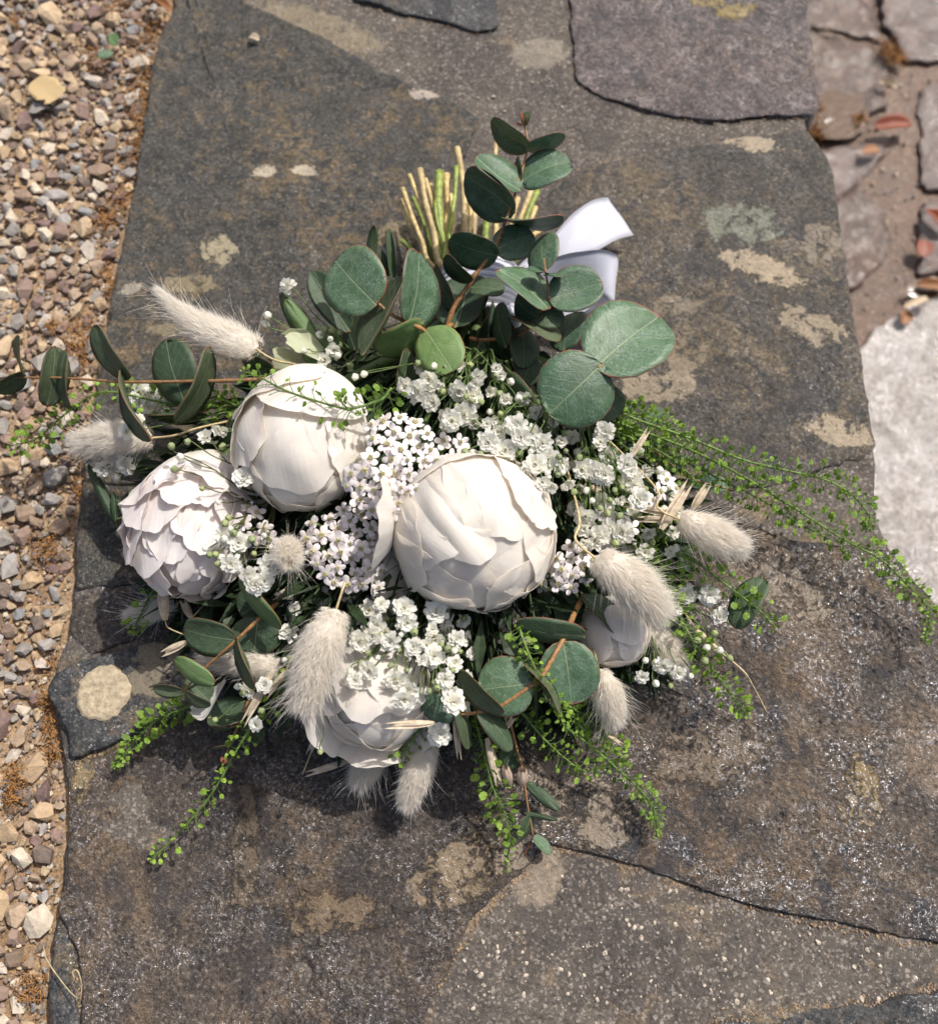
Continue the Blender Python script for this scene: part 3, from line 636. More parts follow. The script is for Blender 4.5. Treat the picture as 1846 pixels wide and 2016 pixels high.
# ------------------------------------------------------------------ fallen leaves and bits
def leaf_mesh(name, seed, cup=0.10, bend=0.05, power=0.85, notch=0.0, ragged=0.0, nu=9, nv=11, thick=0.010, skew=0.0):
    V, rim = [], []
    for side in (0, 1):
        for j in range(nv):
            t = j / (nv - 1); v = (1 - math.cos(math.pi * t)) / 2
            hw = 0.5 * max(math.sin(math.pi * t), 0) ** power
            for i in range(nu):
                u = -1 + 2 * i / (nu - 1)
                rg = 1 + ragged * fb(v * 6 + u, seed, 1) * abs(u) + 0.03 * fb(v * 4, u * 3, seed)
                x = u * hw * rg + skew * math.sin(math.pi * v)
                y = v - notch * (1 - abs(u)) * max(0, 0.3 - v) + 0.02 * fb(u * 2, v, seed)
                z = cup * (x * x * 4) * 0.5 + bend * math.sin(math.pi * v) + 0.02 * fb(u * 1.5, v * 2.5, seed + 4) - 0.012 * math.exp(-(u / 0.12) ** 2)
                V.append((x, y, z - thick * side)); rim.append(max(abs(u), abs(2 * v - 1)))
    f = []; o = nu * nv
    for j in range(nv - 1):
        for i in range(nu - 1):
            a = j * nu + i; f.append((a, a + 1, a + nu + 1, a + nu)); f.append((o + a, o + a + nu, o + a + nu + 1, o + a + 1))
        f.append((j * nu, (j + 1) * nu, o + (j + 1) * nu, o + j * nu)); a = j * nu + nu - 1; f.append((a, o + a, o + a + nu, a + nu))
    me = bpy.data.meshes.new(name); me.from_pydata(V, [], f)
    at = me.attributes.new('rim', 'FLOAT', 'POINT'); at.data.foreach_set('value', rim)
    me.polygons.foreach_set('use_smooth', [True] * len(me.polygons)); me.update(); return me
def with_mat(me, mat): c = me.copy(); c.materials.clear(); c.materials.append(mat); return c
def lay_leaf(name, x, y, L, W, ang, z, mat, label, cat, seed=1, **kw2):
    c = D(x, y, z); k = ppm(c); me = leaf_mesh(name, seed, **kw2)
    a = math.radians(ang); mw = Matrix.Translation(c) @ Matrix.Rotation(a - math.pi / 2, 4, 'Z') @ Matrix.Rotation(random.gauss(0, 0.12), 4, 'Y') @ Matrix.Diagonal((W / k, L / k, L / k, 1)) @ Matrix.Translation((0, -0.5, 0))
    return link(name, me, mat, None, mw, label=label, cat=cat)
lay_leaf('fallen_leaf', 1757, 247, 74, 34, 5, PZ + 0.008, M['leaf_red'], 'orange red oval leaf on the wet paving, below the notch in the wall edge', 'leaf', 2, cup=0.3)
lay_leaf('fallen_leaf', 1842, 435, 62, 26, -62, PZ + 0.007, M['leaf_red'], 'narrow salmon red leaf tilted on the paving by a joint', 'leaf', 3, cup=0.35)
lay_leaf('fallen_leaf', 1818, 489, 40, 34, 70, PZ + 0.007, M['leaf_red'], 'small round brick red leaf on the paving', 'leaf', 4, cup=0.2)
lay_leaf('fallen_leaf', 1834, 563, 56, 26, -8, PZ + 0.008, M['leaf_orange'], 'orange oval leaf beside the wet strip of paving', 'leaf', 5, cup=0.3)
lay_leaf('fallen_leaf', 1713, 298, 36, 22, 10, PZ + 0.012, M['leaf_orange'], 'small ochre leaf on a pinkish paving stone near the wall', 'leaf', 6, cup=0.3)
lay_leaf('fallen_leaf', 1782, 625, 34, 26, 60, PZ + 0.008, M['leaf_orange'], 'dull ochre leaf in the dark gap beside the wall', 'leaf', 16, cup=0.3)
lay_leaf('seed_husk', 1748, 167, 38, 20, -25, PZ + 0.007, M['oat'], 'pale bean shaped husk in the wet hollow of the paving', 'husk', 7, cup=0.6)
lay_leaf('seed_husk', 1803, 596, 54, 20, 20, PZ + 0.010, M['oat'], 'curved pale dry husk above the large pale paving stone', 'husk', 8, cup=0.6, skew=0.2)
lay_leaf('fallen_leaf', 312, 8, 62, 26, -32, GZ + 0.013, M['leaf_orange'], 'bright orange leaf on the gravel against the far end of the slate', 'leaf', 9, cup=0.4)
lay_leaf('fallen_leaf', 90, 176, 72, 62, -40, GZ + 0.011, M['leaf_tan'], 'flat tan leaf with ragged edge lying on the gravel', 'leaf', 10, cup=0.06, ragged=0.7, power=0.42, bend=0.02)
lay_leaf('fallen_leaf', 224, 78, 34, 22, -70, GZ + 0.014, M['leaf_green'], 'small dark green leaf on the gravel', 'leaf', 11)
lay_leaf('fallen_leaf', 207, 108, 30, 24, 20, GZ + 0.014, M['euc'], 'small pale grey green leaf on the gravel', 'leaf', 12)
lay_leaf('seed_husk', 500, 76, 22, 14, -20, 0.003, M['oat'], 'tiny pale brown husk lying on the far part of the slate slab', 'husk', 13, cup=0.6)
tm = MB(); tw = smooth([D(x, y, GZ + 0.012 + dz) for x, y, dz in ((85, 1862, .002), (92, 1890, .004), (115, 1925, .006), (142, 1958, .009), (158, 1965, .014), (160, 1935, .017), (152, 1912, .018), (143, 1914, .018), (146, 1926, .017))], 6)
tm.tube(tw, 0.0003, 5); link('dry_tendril', tm.mesh('dry_tendril'), M['straw'], None, label='thin curled dry tendril lying from the gravel onto the wall edge', cat='tendril')

# ================================================================== the bouquet
TIE = D(945, 585, 0.026)
bq = empty('bouquet', D(880, 1000, 0.0), None, 'bridal bouquet of white peonies, eucalyptus and bunny tails lying on the stone wall', 'bouquet')

# ---- peonies
def petal(c, R, axis, az, tip, Wm, roff, lift=0.06, ruf=0.03, seed=0.0, elong=1.0, base=158, nu=15, nv=17, side_lift=None, fold=0.0, own=0.007, fan=0.22, wobs=0.16):
    a = axis; e1 = (RGT - a * RGT.dot(a)).normalized(); e2 = a.cross(e1)
    if e2.dot(UPV) < 0: e2 = -e2
    m_ = e1 * math.cos(math.radians(az)) + e2 * math.sin(math.radians(az)); sd_ = a.cross(m_)
    sl = lift * 0.35 if side_lift is None else side_lift
    V, UV = [], []
    for layer in (0, 1):
        for j in range(nv):
            bb = -1 + 2 * j / (nv - 1)
            for i in range(nu):
                aa = -1 + 2 * i / (nu - 1)
                x = aa * math.sqrt(1 - bb * bb / 2); y = bb * math.sqrt(1 - aa * aa / 2)       # square laid onto a disc: an even, rounded petal
                e = min(1.0, math.hypot(x, y)); an = math.atan2(y, x)
                tipw = max(0.0, min(1.0, (y + 0.35) / 1.0)); tipw = tipw * tipw * (3 - 2 * tipw)
                wob = 1 + tipw * e ** 3 * (wobs * fb(math.cos(an) * 1.1, math.sin(an) * 1.1, seed * 2.3, 2) + ruf * 0.9 * fb(math.cos(an) * 4.5, math.sin(an) * 4.5, seed * 1.3, 3))
                th = math.radians((base + tip) / 2 + (tip - base) / 2 * y * wob)
                s = x * wob * math.radians(Wm) * (0.80 + fan * y)
                p = a * math.cos(th) + m_ * math.sin(th)
                d = p * math.cos(s) + sd_ * math.sin(s)
                rim = max(0.0, (e - 0.55) / 0.45)
                r = roff + lift * tipw * rim ** 2 + sl * rim ** 2 * abs(x) ** 2 * 0.5 + ruf * tipw * e ** 4 * fb(math.cos(an) * 2.6, math.sin(an) * 2.6, seed * 3.1, 2) * 1.3
                r += own * fb(x * 0.9, y * 0.9, seed * 1.7 + 9, 2) + 0.05 * fb(d.x * 1.6 + R * 900, d.y * 1.6, d.z * 1.6, 2) + fold * (math.exp(-((x - 0.1) / 0.30) ** 2) - 0.4) * tipw
                r -= layer * 0.00016 / R
                q = d * r * R; q = q + a * (q.dot(a) * (elong - 1))
                V.append(c + q); UV.append((0.5 + 0.5 * x, 0.5 + 0.5 * y))
    f = []; o = nu * nv
    for j in range(nv - 1):
        for i in range(nu - 1):
            k = j * nu + i; f.append((k, k + 1, k + nu + 1, k + nu)); f.append((o + k, o + k + nu, o + k + nu + 1, o + k + 1))
        f.append((j * nu, (j + 1) * nu, o + (j + 1) * nu, o + j * nu)); k = j * nu + nu - 1; f.append((k, o + k, o + k + nu, k + nu))
    for i in range(nu - 1):
        k = (nv - 1) * nu + i; f.append((k, k + 1, o + k + 1, o + k)); f.append((i, o + i, o + i + 1, i + 1))
    me = bpy.data.meshes.new('petal'); me.from_pydata([tuple(q) for q in V], [], f)
    rimv = set(q for q in range(o) if q < nu or q >= o - nu or q % nu in (0, nu - 1)); rimv |= set(q + o for q in rimv)
    ev = np.zeros(len(me.edges) * 2, dtype=np.int32); me.edges.foreach_get('vertices', ev)
    at = me.attributes.new('sharp_edge', 'BOOLEAN', 'EDGE'); at.data.foreach_set('value', [int(p_) in rimv and int(q_) in rimv for p_, q_ in ev.reshape(-1, 2)])
    uv = me.uv_layers.new(name='UVMap'); li = np.zeros(len(me.loops), dtype=np.int32); me.loops.foreach_get('vertex_index', li)
    uv.data.foreach_set('uv', np.array(UV, dtype=np.float32)[li].ravel())
    me.polygons.foreach_set('use_smooth', [True] * len(me.polygons)); me.update(); return me
def peony(x, y, z, rpx, alpha, beta, petals, label, mat='petal', elong=1.0, hi=False):
    c = D(x, y, z); R = rpx / ppm(c); view = (CAM - c).normalized()
    a_, b_ = math.radians(alpha), math.radians(beta)
    axis = (view * math.cos(a_) + (RGT * math.cos(b_) + UPV * math.sin(b_)) * math.sin(a_)).normalized()
    root = empty('peony', c, bq, label)
    for i, pt in enumerate(petals):
        d = dict(az=pt[0], tip=pt[1], Wm=pt[2], roff=pt[3]); d.update(pt[4] if len(pt) > 4 else {})
        if mat == 'petal':
            if d['roff'] < 1.045: d['roff'] = 0.97 + (d['roff'] - 0.97) * 0.5
            if d.get('lift', 0.06) < 0.3: d['lift'] = d.get('lift', 0.06) * 0.75
        mt = d.pop('mat', mat)
        if hi: d.setdefault('nu', 25); d.setdefault('nv', 27)
        link('petal', petal(c, R, axis, seed=i * 3.7 + x * 0.01, elong=elong, **d), M[mt], root)
    sm = MB(); st = c - axis * R * elong * 0.85
    sm.tube(smooth([c - axis * R * 0.5, st, st.lerp(TIE, 0.5) - Vector((0, 0, 0.006)), TIE], 6), 0.0032, 7)
    link('stem', sm.mesh('stem'), M['stem_green'], root)
    return c, R, axis
P1 = peony(930, 1046, 0.082, 160, 32, -56, [
    (270, -25, 72, 0.92), (30, -18, 72, 0.925), (150, -14, 72, 0.925),
    (222, 2, 66, 0.965, dict(ruf=0.03, lift=0.03)), (312, 8, 50, 0.975, dict(lift=0.04)), (206, 24, 46, 0.985, dict(ruf=0.03, lift=0.05)), (296, 30, 36, 0.99, dict(lift=0.05, ruf=0.03)), (240, 34, 40, 0.995, dict(lift=0.05, ruf=0.03)), (262, 46, 46, 1.0, dict(lift=0.02)),
    (8, 22, 44, 0.99, dict(lift=0.04)), (338, 34, 42, 1.005, dict(lift=0.03)), (352, 56, 46, 1.02, dict(lift=0.04)),
    (78, 20, 44, 1.0, dict(ruf=0.06, lift=0.03, fold=0.03)), (42, 38, 40, 1.015, dict(ruf=0.06)),
    (130, 15, 30, 1.01, dict(lift=0.05, fold=0.08, ruf=0.03)), (152, 30, 36, 1.01, dict(lift=0.04, fold=0.04)),
    (178, 46, 42, 1.01, dict(lift=0.05)), (172, 74, 34, 1.03, dict(lift=0.34, ruf=0.05)), (214, 86, 30, 1.04, dict(lift=0.40, ruf=0.06)),
    (285, 76, 60, 1.01, dict(lift=0.02)), (232, 74, 50, 1.015, dict(lift=0.02)), (100, 86, 60, 1.0), (20, 86, 55, 1.0)],
    'largest peony bud at the centre of the bouquet, smooth overlapping white petals', 'petal', 1.0, True)
P2 = peony(600, 868, 0.076, 130, 42, -100, [
    (270, -22, 72, 0.90), (30, -18, 72, 0.91), (150, -14, 72, 0.90),
    (262, 12, 62, 0.95, dict(lift=0.05, fold=0.03)), (330, 22, 50, 0.97, dict(lift=0.06)), (200, 20, 50, 0.97, dict(lift=0.07)),
    (98, -2, 56, 1.00, dict(lift=0.03, ruf=0.03)), (20, 34, 48, 1.02, dict(lift=0.06, ruf=0.06)), (150, 40, 46, 1.03, dict(lift=0.08, ruf=0.06)), (170, 70, 50, 1.06, dict(lift=0.06, ruf=0.05)),
    (250, 58, 56, 1.0, dict(lift=0.05)), (300, 66, 55, 1.01), (75, 62, 60, 1.06, dict(lift=0.05)), (120, 85, 60, 1.07), (290, 92, 40, 1.03, dict(lift=0.12))],
    'tall closed white peony bud left of the yarrow with a green sprig across it', 'petal', 1.17, True)
r3 = random.Random(11); pl = [(270, -30, 72, 0.84), (30, -20, 72, 0.84), (150, -20, 72, 0.84)]
for k in range(30):
    ring = k / 29; pl.append(((k * 137.5 + 20) % 360, 4 + 88 * ring ** 0.85 + r3.uniform(-6, 6), r3.uniform(34, 46), 0.90 + 0.15 * ring + r3.uniform(-0.015, 0.02), dict(lift=r3.uniform(0.07, 0.15), ruf=r3.uniform(0.06, 0.10), side_lift=r3.uniform(-0.03, 0.03), nu=19, nv=19, fan=0.36, wobs=0.07, own=0.012)))
P3 = peony(380, 1032, 0.052, 116, 60, -104, pl, 'open ruffled blush white peony at the left of the bouquet', 'petal_pink', 1.30)
P4 = peony(744, 1362, 0.048, 110, 50, -92, [
    (270, -25, 72, 0.90), (30, -18, 72, 0.91), (150, -14, 72, 0.90),
    (262, 34, 40, 1.0, dict(lift=0.35, ruf=0.06)), (215, 52, 44, 1.03, dict(lift=0.4, ruf=0.05)), (318, 50, 40, 1.03, dict(lift=0.35, ruf=0.05)), (255, 20, 52, 0.97, dict(lift=0.08, ruf=0.05)), (200, 14, 58, 0.96), (320, 18, 56, 0.97), (95, 24, 44, 1.03, dict(lift=0.1, ruf=0.04)), (60, 40, 46, 1.02), (140, 45, 48, 1.03),
    (90, 60, 60, 1.04), (275, 60, 60, 1.02), (190, 66, 56, 1.03), (350, 66, 56, 1.03)],
    'half hidden white peony at the bottom behind the long bunny tail', 'petal', 1.0)
P5 = peony(1208, 1245, 0.045, 70, 48, -50, [
    (270, -25, 72, 0.90), (30, -18, 72, 0.91), (150, -14, 72, 0.90), (250, 15, 58, 0.96), (330, 18, 56, 0.97), (90, 30, 50, 1.0), (170, 40, 52, 1.02), (270, 60, 60, 1.03), (30, 62, 56, 1.03)],
    'small white peony bud at the right under the large bunny tail', 'petal', 1.05)
for (x, y, z, r, al, be, n_) in ((600, 712, 0.050, 36, 60, 70, 4),):
    c = D(x, y, z); R = r / ppm(c)
    root = empty('peony', c, bq, 'pale greenish folded petals of a bud behind the tall peony')
    ax = (UPV * 0.4 + (CAM - c).normalized() * 0.5 - RGT * 0.7).normalized()
    for k in range(5):
        link('petal', petal(c, R * 1.3, ax, k * 76, 30 + 12 * k, 36, 0.9 + 0.06 * k, 0.25, 0.12, k * 2.3, 1.35), M['petal_green'], root)

# ---- eucalyptus
LV = [leaf_mesh('leaf', 1.3, 0.16, 0.05), leaf_mesh('leaf', 4.1, -0.10, 0.07), leaf_mesh('leaf', 7.7, 0.24, -0.03), leaf_mesh('leaf', 9.2, 0.05, 0.10, 0.75)]
LVN = [leaf_mesh('leaf', 2.3, 0.25, 0.06, 1.1), leaf_mesh('leaf', 5.1, -0.15, -0.05, 1.0)]
CACHE = {}
def leaf(parent, k, b, t, w_, z0, z1, mat='euc', side=1, ratio=0.86, narrow=False, var=None):
    B, T = D(*cp(k, *b), z0), D(*cp(k, *t), z1)
    Y = T - B; L = Y.length; Yn = Y.normalized(); mid = (B + T) / 2; view = (CAM - mid).normalized()
    X0 = Yn.cross(view).normalized(); N0 = X0.cross(Yn).normalized()
    wa = cw(k, w_) / ppm(mid); W = wa if narrow else max(wa, ratio * L)
    ro = math.acos(max(-1, min(1, wa / W))) * side
    X = X0 * math.cos(ro) + N0 * math.sin(ro); Nn = X.cross(Yn)
    vs = LVN if narrow else LV; vi = random.randrange(len(vs)) if var is None else var
    key = (narrow, vi, mat)
    if key not in CACHE: CACHE[key] = with_mat(vs[vi], M[mat])
    return link('leaf', CACHE[key], None, parent, frame(X * W, Y, Nn * L, B))
def sprig(label, k, path, r0, r1, mat='twig'):
    P = [D(*cp(k, x, y), z) for x, y, z in path]
    root = empty('eucalyptus_sprig', P[-1], bq, label)
    pts = smooth(P, 6); n = len(pts); m_ = MB(); m_.tube(pts, [0.78 * r0 + 0.72 * (r1 - r0) * i / (n - 1) * (1 + 0.15 * math.sin(i * 1.7)) for i in range(n)], 7)
    link('stem', m_.mesh('stem'), M[mat], root); return root
R = sprig('tallest eucalyptus sprig, pointing up over the cut stems', 4, [(850, 140, .082), (870, 260, .080), (830, 430, .076), (790, 560, .073), (745, 680, .070), (690, 815, .066), (600, 940, .061), (560, 1000, .058), (470, 1140, .052), (420, 1290, .045)], 0.0006, 0.0021)
leaf(R, 4, (848, 150), (888, 72), 46, .083, .088, 'euc_olive', 1); leaf(R, 4, (848, 150), (832, 82), 14, .083, .088, 'leaf_red', -1); leaf(R, 4, (845, 150), (800, 143), 10, .083, .085, 'leaf_red', -1)
leaf(R, 4, (880, 268), (672, 128), 128, .080, .083, 'euc', 1); leaf(R, 4, (862, 285), (1072, 205), 84, .080, .088, 'euc', -1)
leaf(R, 4, (835, 500), (590, 320), 128, .077, .085, 'euc', -1); leaf(R, 4, (830, 455), (1104, 345), 185, .075, .081, 'euc', 1); leaf(R, 4, (830, 470), (800, 350), 70, .074, .070, 'euc_dark', 1)
leaf(R, 4, (800, 620), (530, 420), 215, .072, .075, 'euc', 1); leaf(R, 4, (745, 655), (1058, 642), 62, .071, .085, 'euc', -1)
leaf(R, 4, (710, 855), (445, 770), 185, .067, .071, 'euc', 1); leaf(R, 4, (690, 825), (905, 740), 195, .065, .063, 'euc', 1)
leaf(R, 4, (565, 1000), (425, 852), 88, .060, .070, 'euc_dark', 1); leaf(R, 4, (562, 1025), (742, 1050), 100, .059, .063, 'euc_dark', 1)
leaf(R, 4, (480, 1240), (560, 960), 280, .048, .044, 'euc_dark', 1); leaf(R, 4, (470, 1120), (365, 920), 110, .052, .05, 'euc_dark', 1)  # large under leaf: dark leaf colour stands in for the shadow over it
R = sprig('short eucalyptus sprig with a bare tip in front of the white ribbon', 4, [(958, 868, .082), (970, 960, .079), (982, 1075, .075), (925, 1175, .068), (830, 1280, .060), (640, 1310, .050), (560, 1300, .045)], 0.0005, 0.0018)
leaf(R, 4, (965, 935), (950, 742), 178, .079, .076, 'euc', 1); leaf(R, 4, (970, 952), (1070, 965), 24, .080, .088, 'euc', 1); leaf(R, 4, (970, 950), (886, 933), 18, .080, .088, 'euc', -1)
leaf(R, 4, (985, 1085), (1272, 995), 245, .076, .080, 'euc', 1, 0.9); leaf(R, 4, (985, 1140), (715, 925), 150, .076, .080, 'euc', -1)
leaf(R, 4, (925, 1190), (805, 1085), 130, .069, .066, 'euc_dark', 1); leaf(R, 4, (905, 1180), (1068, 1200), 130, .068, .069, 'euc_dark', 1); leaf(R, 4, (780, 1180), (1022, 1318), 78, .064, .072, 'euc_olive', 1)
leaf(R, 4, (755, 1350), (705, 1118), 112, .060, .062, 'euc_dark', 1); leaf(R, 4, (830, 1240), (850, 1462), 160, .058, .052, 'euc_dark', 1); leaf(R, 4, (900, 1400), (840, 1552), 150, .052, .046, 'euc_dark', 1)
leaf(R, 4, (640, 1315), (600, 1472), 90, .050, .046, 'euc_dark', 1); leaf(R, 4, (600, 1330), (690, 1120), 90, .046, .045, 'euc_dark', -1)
R = sprig('eucalyptus tip with the two largest round grey green leaves', 4, [(1252, 1450, .097), (1245, 1475, .091), (1200, 1560, .078), (1060, 1640, .055)], 0.0009, 0.0019)
leaf(R, 4, (1235, 1460), (1580, 1180), 455, .096, .091, 'euc', 1, 0.95, var=0); leaf(R, 0, (1186, 716), (1080, 816), 158, .097, .089, 'euc', 1, 0.95, var=1)
leaf(R, 0, (1050, 830), (985, 748), 84, .062, .058, 'euc_dark', 1); leaf(R, 0, (1160, 770), (1222, 815), 74, .070, .062, 'euc_dark', 1); leaf(R, 0, (1110, 690), (1132, 615), 66, .063, .060, 'euc', 1); leaf(R, 0, (1010, 700), (970, 630), 60, .05, .048, 'euc_dark', 1)
R = sprig('broad leaved eucalyptus sprig at upper left between the bunny tail and the cut stems', 0, [(738, 592, .088), (775, 622, .084), (825, 645, .078), (850, 660, .068), (890, 640, .05)], 0.0009, 0.0021)
leaf(R, 0, (742, 600), (660, 512), 136, .088, .084, 'euc', 1, 0.95); leaf(R, 0, (805, 640), (826, 498), 82, .080, .086, 'euc', -1); leaf(R, 0, (838, 648), (893, 730), 98, .076, .080, 'euc_bright', 1, 0.8)
leaf(R, 0, (712, 700), (788, 543), 46, .082, .095, 'euc_olive', 1); leaf(R, 0, (836, 640), (738, 686), 62, .076, .072, 'euc_bright', 1); leaf(R, 0, (806, 690), (786, 768), 42, .066, .062, 'euc_dark', 1)
R = sprig('pointed dark leaves at the upper left edge of the bouquet', 0, [(735, 500, .05), (742, 560, .052), (720, 650, .05), (760, 700, .045)], 0.0007, 0.0018, 'stem_dark')
leaf(R, 0, (690, 655), (612, 535), 62, .052, .062, 'euc_dark', 1, narrow=True); leaf(R, 0, (690, 650), (640, 560), 60, .050, .060, 'euc_olive', -1, narrow=True)
leaf(R, 0, (632, 706), (554, 577), 44, .052, .058, 'euc_dark', 1, narrow=True); leaf(R, 0, (640, 706), (562, 590), 34, .053, .064, 'euc_bright', -1, narrow=True)
leaf(R, 0, (728, 520), (737, 444), 22, .05, .066, 'euc_dark', 1, narrow=True); leaf(R, 0, (775, 560), (766, 450), 20, .05, .066, 'euc_dark', -1, narrow=True); leaf(R, 0, (765, 545), (748, 490), 16, .05, .06, 'euc_olive', -1, narrow=True)
leaf(R, 0, (520, 745), (494, 700), 44, .056, .055, 'euc_dark', 1); leaf(R, 0, (700, 690), (680, 610), 60, .048, .046, 'euc_dark', 1); leaf(R, 0, (610, 720), (660, 660), 60, .048, .046, 'euc_bright', 1)
R = sprig('long eucalyptus branch reaching left over the gravel', 1, [(40, 715, .060), (130, 720, .060), (330, 722, .062), (520, 735, .064), (680, 745, .066), (1000, 742, .068), (1300, 735, .068), (1600, 720, .062), (1900, 740, .05)], 0.0005, 0.0017)
leaf(R, 1, (133, 700), (-25, 800), 96, .060, .058, 'euc_olive', 1); leaf(R, 1, (128, 700), (104, 502), 20, .061, .078, 'euc_olive', 1)
leaf(R, 1, (300, 553), (255, 878), 150, .070, .050, 'euc_olive', 1, 0.5); leaf(R, 1, (352, 572), (370, 888), 58, .070, .050, 'euc_olive', -1, 0.45)
leaf(R, 1, (690, 735), (507, 438), 108, .066, .085, 'euc_olive', 1, 0.5); leaf(R, 1, (650, 690), (808, 1062), 46, .068, .072, 'euc_olive', -1, 0.4)
leaf(R, 1, (1000, 860), (895, 515), 240, .060, .072, 'euc_dark', 1, 0.8); leaf(R, 1, (1140, 560), (950, 965), 118, .078, .066, 'euc_olive', 1, 0.55); leaf(R, 1, (1480, 680), (1290, 600), 110, .06, .056, 'euc_dark', 1)
leaf(R, 1, (1110, 915), (810, 935), 60, .052, .05, 'euc_dark', 1); leaf(R, 1, (1262, 925), (1172, 1105), 66, .058, .05, 'euc_dark', 1)
R = sprig('eucalyptus sprig drooping to the lower left over a bunny tail', 2, [(530, 1290, .050), (680, 1130, .058), (860, 970, .066), (1030, 810, .068), (1120, 730, .060), (1250, 560, .045)], 0.0006, 0.0018)
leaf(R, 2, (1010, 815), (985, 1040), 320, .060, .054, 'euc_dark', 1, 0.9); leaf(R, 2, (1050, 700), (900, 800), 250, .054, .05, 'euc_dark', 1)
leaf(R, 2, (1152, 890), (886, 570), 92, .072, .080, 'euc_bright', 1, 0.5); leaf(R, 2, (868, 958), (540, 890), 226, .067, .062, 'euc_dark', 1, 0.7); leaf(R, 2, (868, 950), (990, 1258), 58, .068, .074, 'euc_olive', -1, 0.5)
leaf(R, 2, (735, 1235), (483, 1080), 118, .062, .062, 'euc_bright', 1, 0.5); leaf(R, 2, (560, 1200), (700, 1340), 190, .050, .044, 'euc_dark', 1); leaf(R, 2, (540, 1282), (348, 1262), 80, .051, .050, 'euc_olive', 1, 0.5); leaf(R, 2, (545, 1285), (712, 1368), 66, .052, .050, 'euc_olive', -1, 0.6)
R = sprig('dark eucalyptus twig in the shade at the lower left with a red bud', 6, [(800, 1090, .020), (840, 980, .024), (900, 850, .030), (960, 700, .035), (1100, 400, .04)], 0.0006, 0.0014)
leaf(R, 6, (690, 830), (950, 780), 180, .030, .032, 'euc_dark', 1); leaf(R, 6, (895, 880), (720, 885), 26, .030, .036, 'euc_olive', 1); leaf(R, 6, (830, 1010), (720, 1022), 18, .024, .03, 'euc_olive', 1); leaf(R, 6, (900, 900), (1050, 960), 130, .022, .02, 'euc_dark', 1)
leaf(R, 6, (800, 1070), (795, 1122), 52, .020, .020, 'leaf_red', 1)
R = sprig('eucalyptus sprig with large round leaves at the bottom right', 7, [(900, 812, .062), (1000, 800, .066), (1150, 760, .070), (1340, 632, .074), (1400, 590, .074), (1540, 350, .074), (1620, 170, .066), (1680, 60, .05)], 0.0008, 0.0021)
leaf(R, 7, (1690, 318), (1242, 242), 158, .074, .080, 'euc_dark', 1, 0.5, var=1); leaf(R, 7, (1550, 350), (1605, 748), 382, .074, .062, 'euc', 1, 0.95, var=0); leaf(R, 7, (1358, 612), (1010, 655), 385, .074, .068, 'euc', 1, 0.95, var=1); leaf(R, 7, (1305, 485), (1530, 808), 52, .078, .072, 'euc_olive', 1, 0.4)
leaf(R, 7, (1165, 805), (893, 535), 120, .071, .076, 'euc_olive', 1, 0.5); leaf(R, 7, (1010, 760), (1225, 1035), 132, .066, .056, 'euc_dark', 1, 0.5); leaf(R, 7, (872, 830), (628, 695), 172, .063, .060, 'euc', 1, 0.7); leaf(R, 7, (880, 750), (955, 1028), 86, .064, .054, 'euc_olive', 1, 0.5)
leaf(R, 8, (545, 190), (790, 440), 120, .062, .056, 'euc_dark', 1, 0.5); leaf(R, 8, (520, 230), (240, 300), 220, .05, .046, 'euc_dark', 1)
R = sprig('thin eucalyptus twig with pale dry calyxes hanging at the bottom', 7, [(1360, 1585, .010), (1325, 1400, .016), (1290, 1160, .024), (1250, 1010, .030), (1200, 800, .038)], 0.0004, 0.0011)
leaf(R, 7, (1318, 1240), (1522, 1415), 86, .020, .016, 'euc_dark', 1, 0.4, True); leaf(R, 7, (1300, 1430), (1512, 1478), 34, .016, .018, 'euc_dark', 1, 0.4, True); leaf(R, 7, (1345, 1440), (1275, 1600), 84, .015, .010, 'euc_dark', 1); leaf(R, 7, (1358, 1580), (1468, 1685), 74, .010, .007, 'euc', 1, 0.6)
leaf(R, 7, (1360, 1580), (1296, 1706), 10, .010, .006, 'leaf_red', 1, 0.3, True); leaf(R, 7, (1230, 1020), (1180, 1160), 150, .026, .02, 'euc_dark', 1)
for (b, t, w_) in (((1215, 1255), (1180, 1140), 62), ((1290, 1262), (1290, 1155), 74)):
    B, T = D(*cp(7, *b), .026), D(*cp(7, *t), .034); ax = (T - B); L = ax.length; an = ax.normalized(); X = an.orthogonal().normalized(); Yv = an.cross(X); m_ = MB(); rr = cw(7, w_) / 2 / ppm(B)
    for q in range(5):
        def fn(u, v, q=q):
            a = (q + (u - 0.5) * 0.95) * 2 * math.pi / 5; r = rr * (math.sin(math.pi * min(1, v * 0.72 + 0.06)) ** 0.7)
            r *= 1 - 0.5 * max(0, v - 0.6) * (abs(u - 0.5) * 2); return B + an * L * v * (1 - 0.14 * (abs(u - 0.5) * 2) ** 2 * (v > 0.6)) + (X * math.cos(a) + Yv * math.sin(a)) * r
        m_.grid(fn, 5, 8)
    m_.tube([B, B - an * 0.006 + Vector((0, 0, -.004))], 0.0004, 4); link('calyx', m_.mesh('calyx'), M['calyx'], R)
R = sprig('single dark oval leaf standing off the right side of the bouquet', 8, [(1405, 360, .034), (1300, 330, .034), (1150, 250, .036)], 0.0005, 0.001, 'stem_dark')
leaf(R, 8, (1425, 385), (1600, 98), 172, .034, .040, 'euc_dark', 1, 0.55, var=3)
leaf(R, 8, (1180, 240), (1250, 150), 90, .034, .034, 'euc_dark', 1)
R = sprig('two pointed leaves low at the left edge below the fluffy tail', 2, [(190, 440, .006), (120, 220, .026), (160, 180, .03), (330, 60, .03)], 0.0004, 0.0009, 'stem_dark')
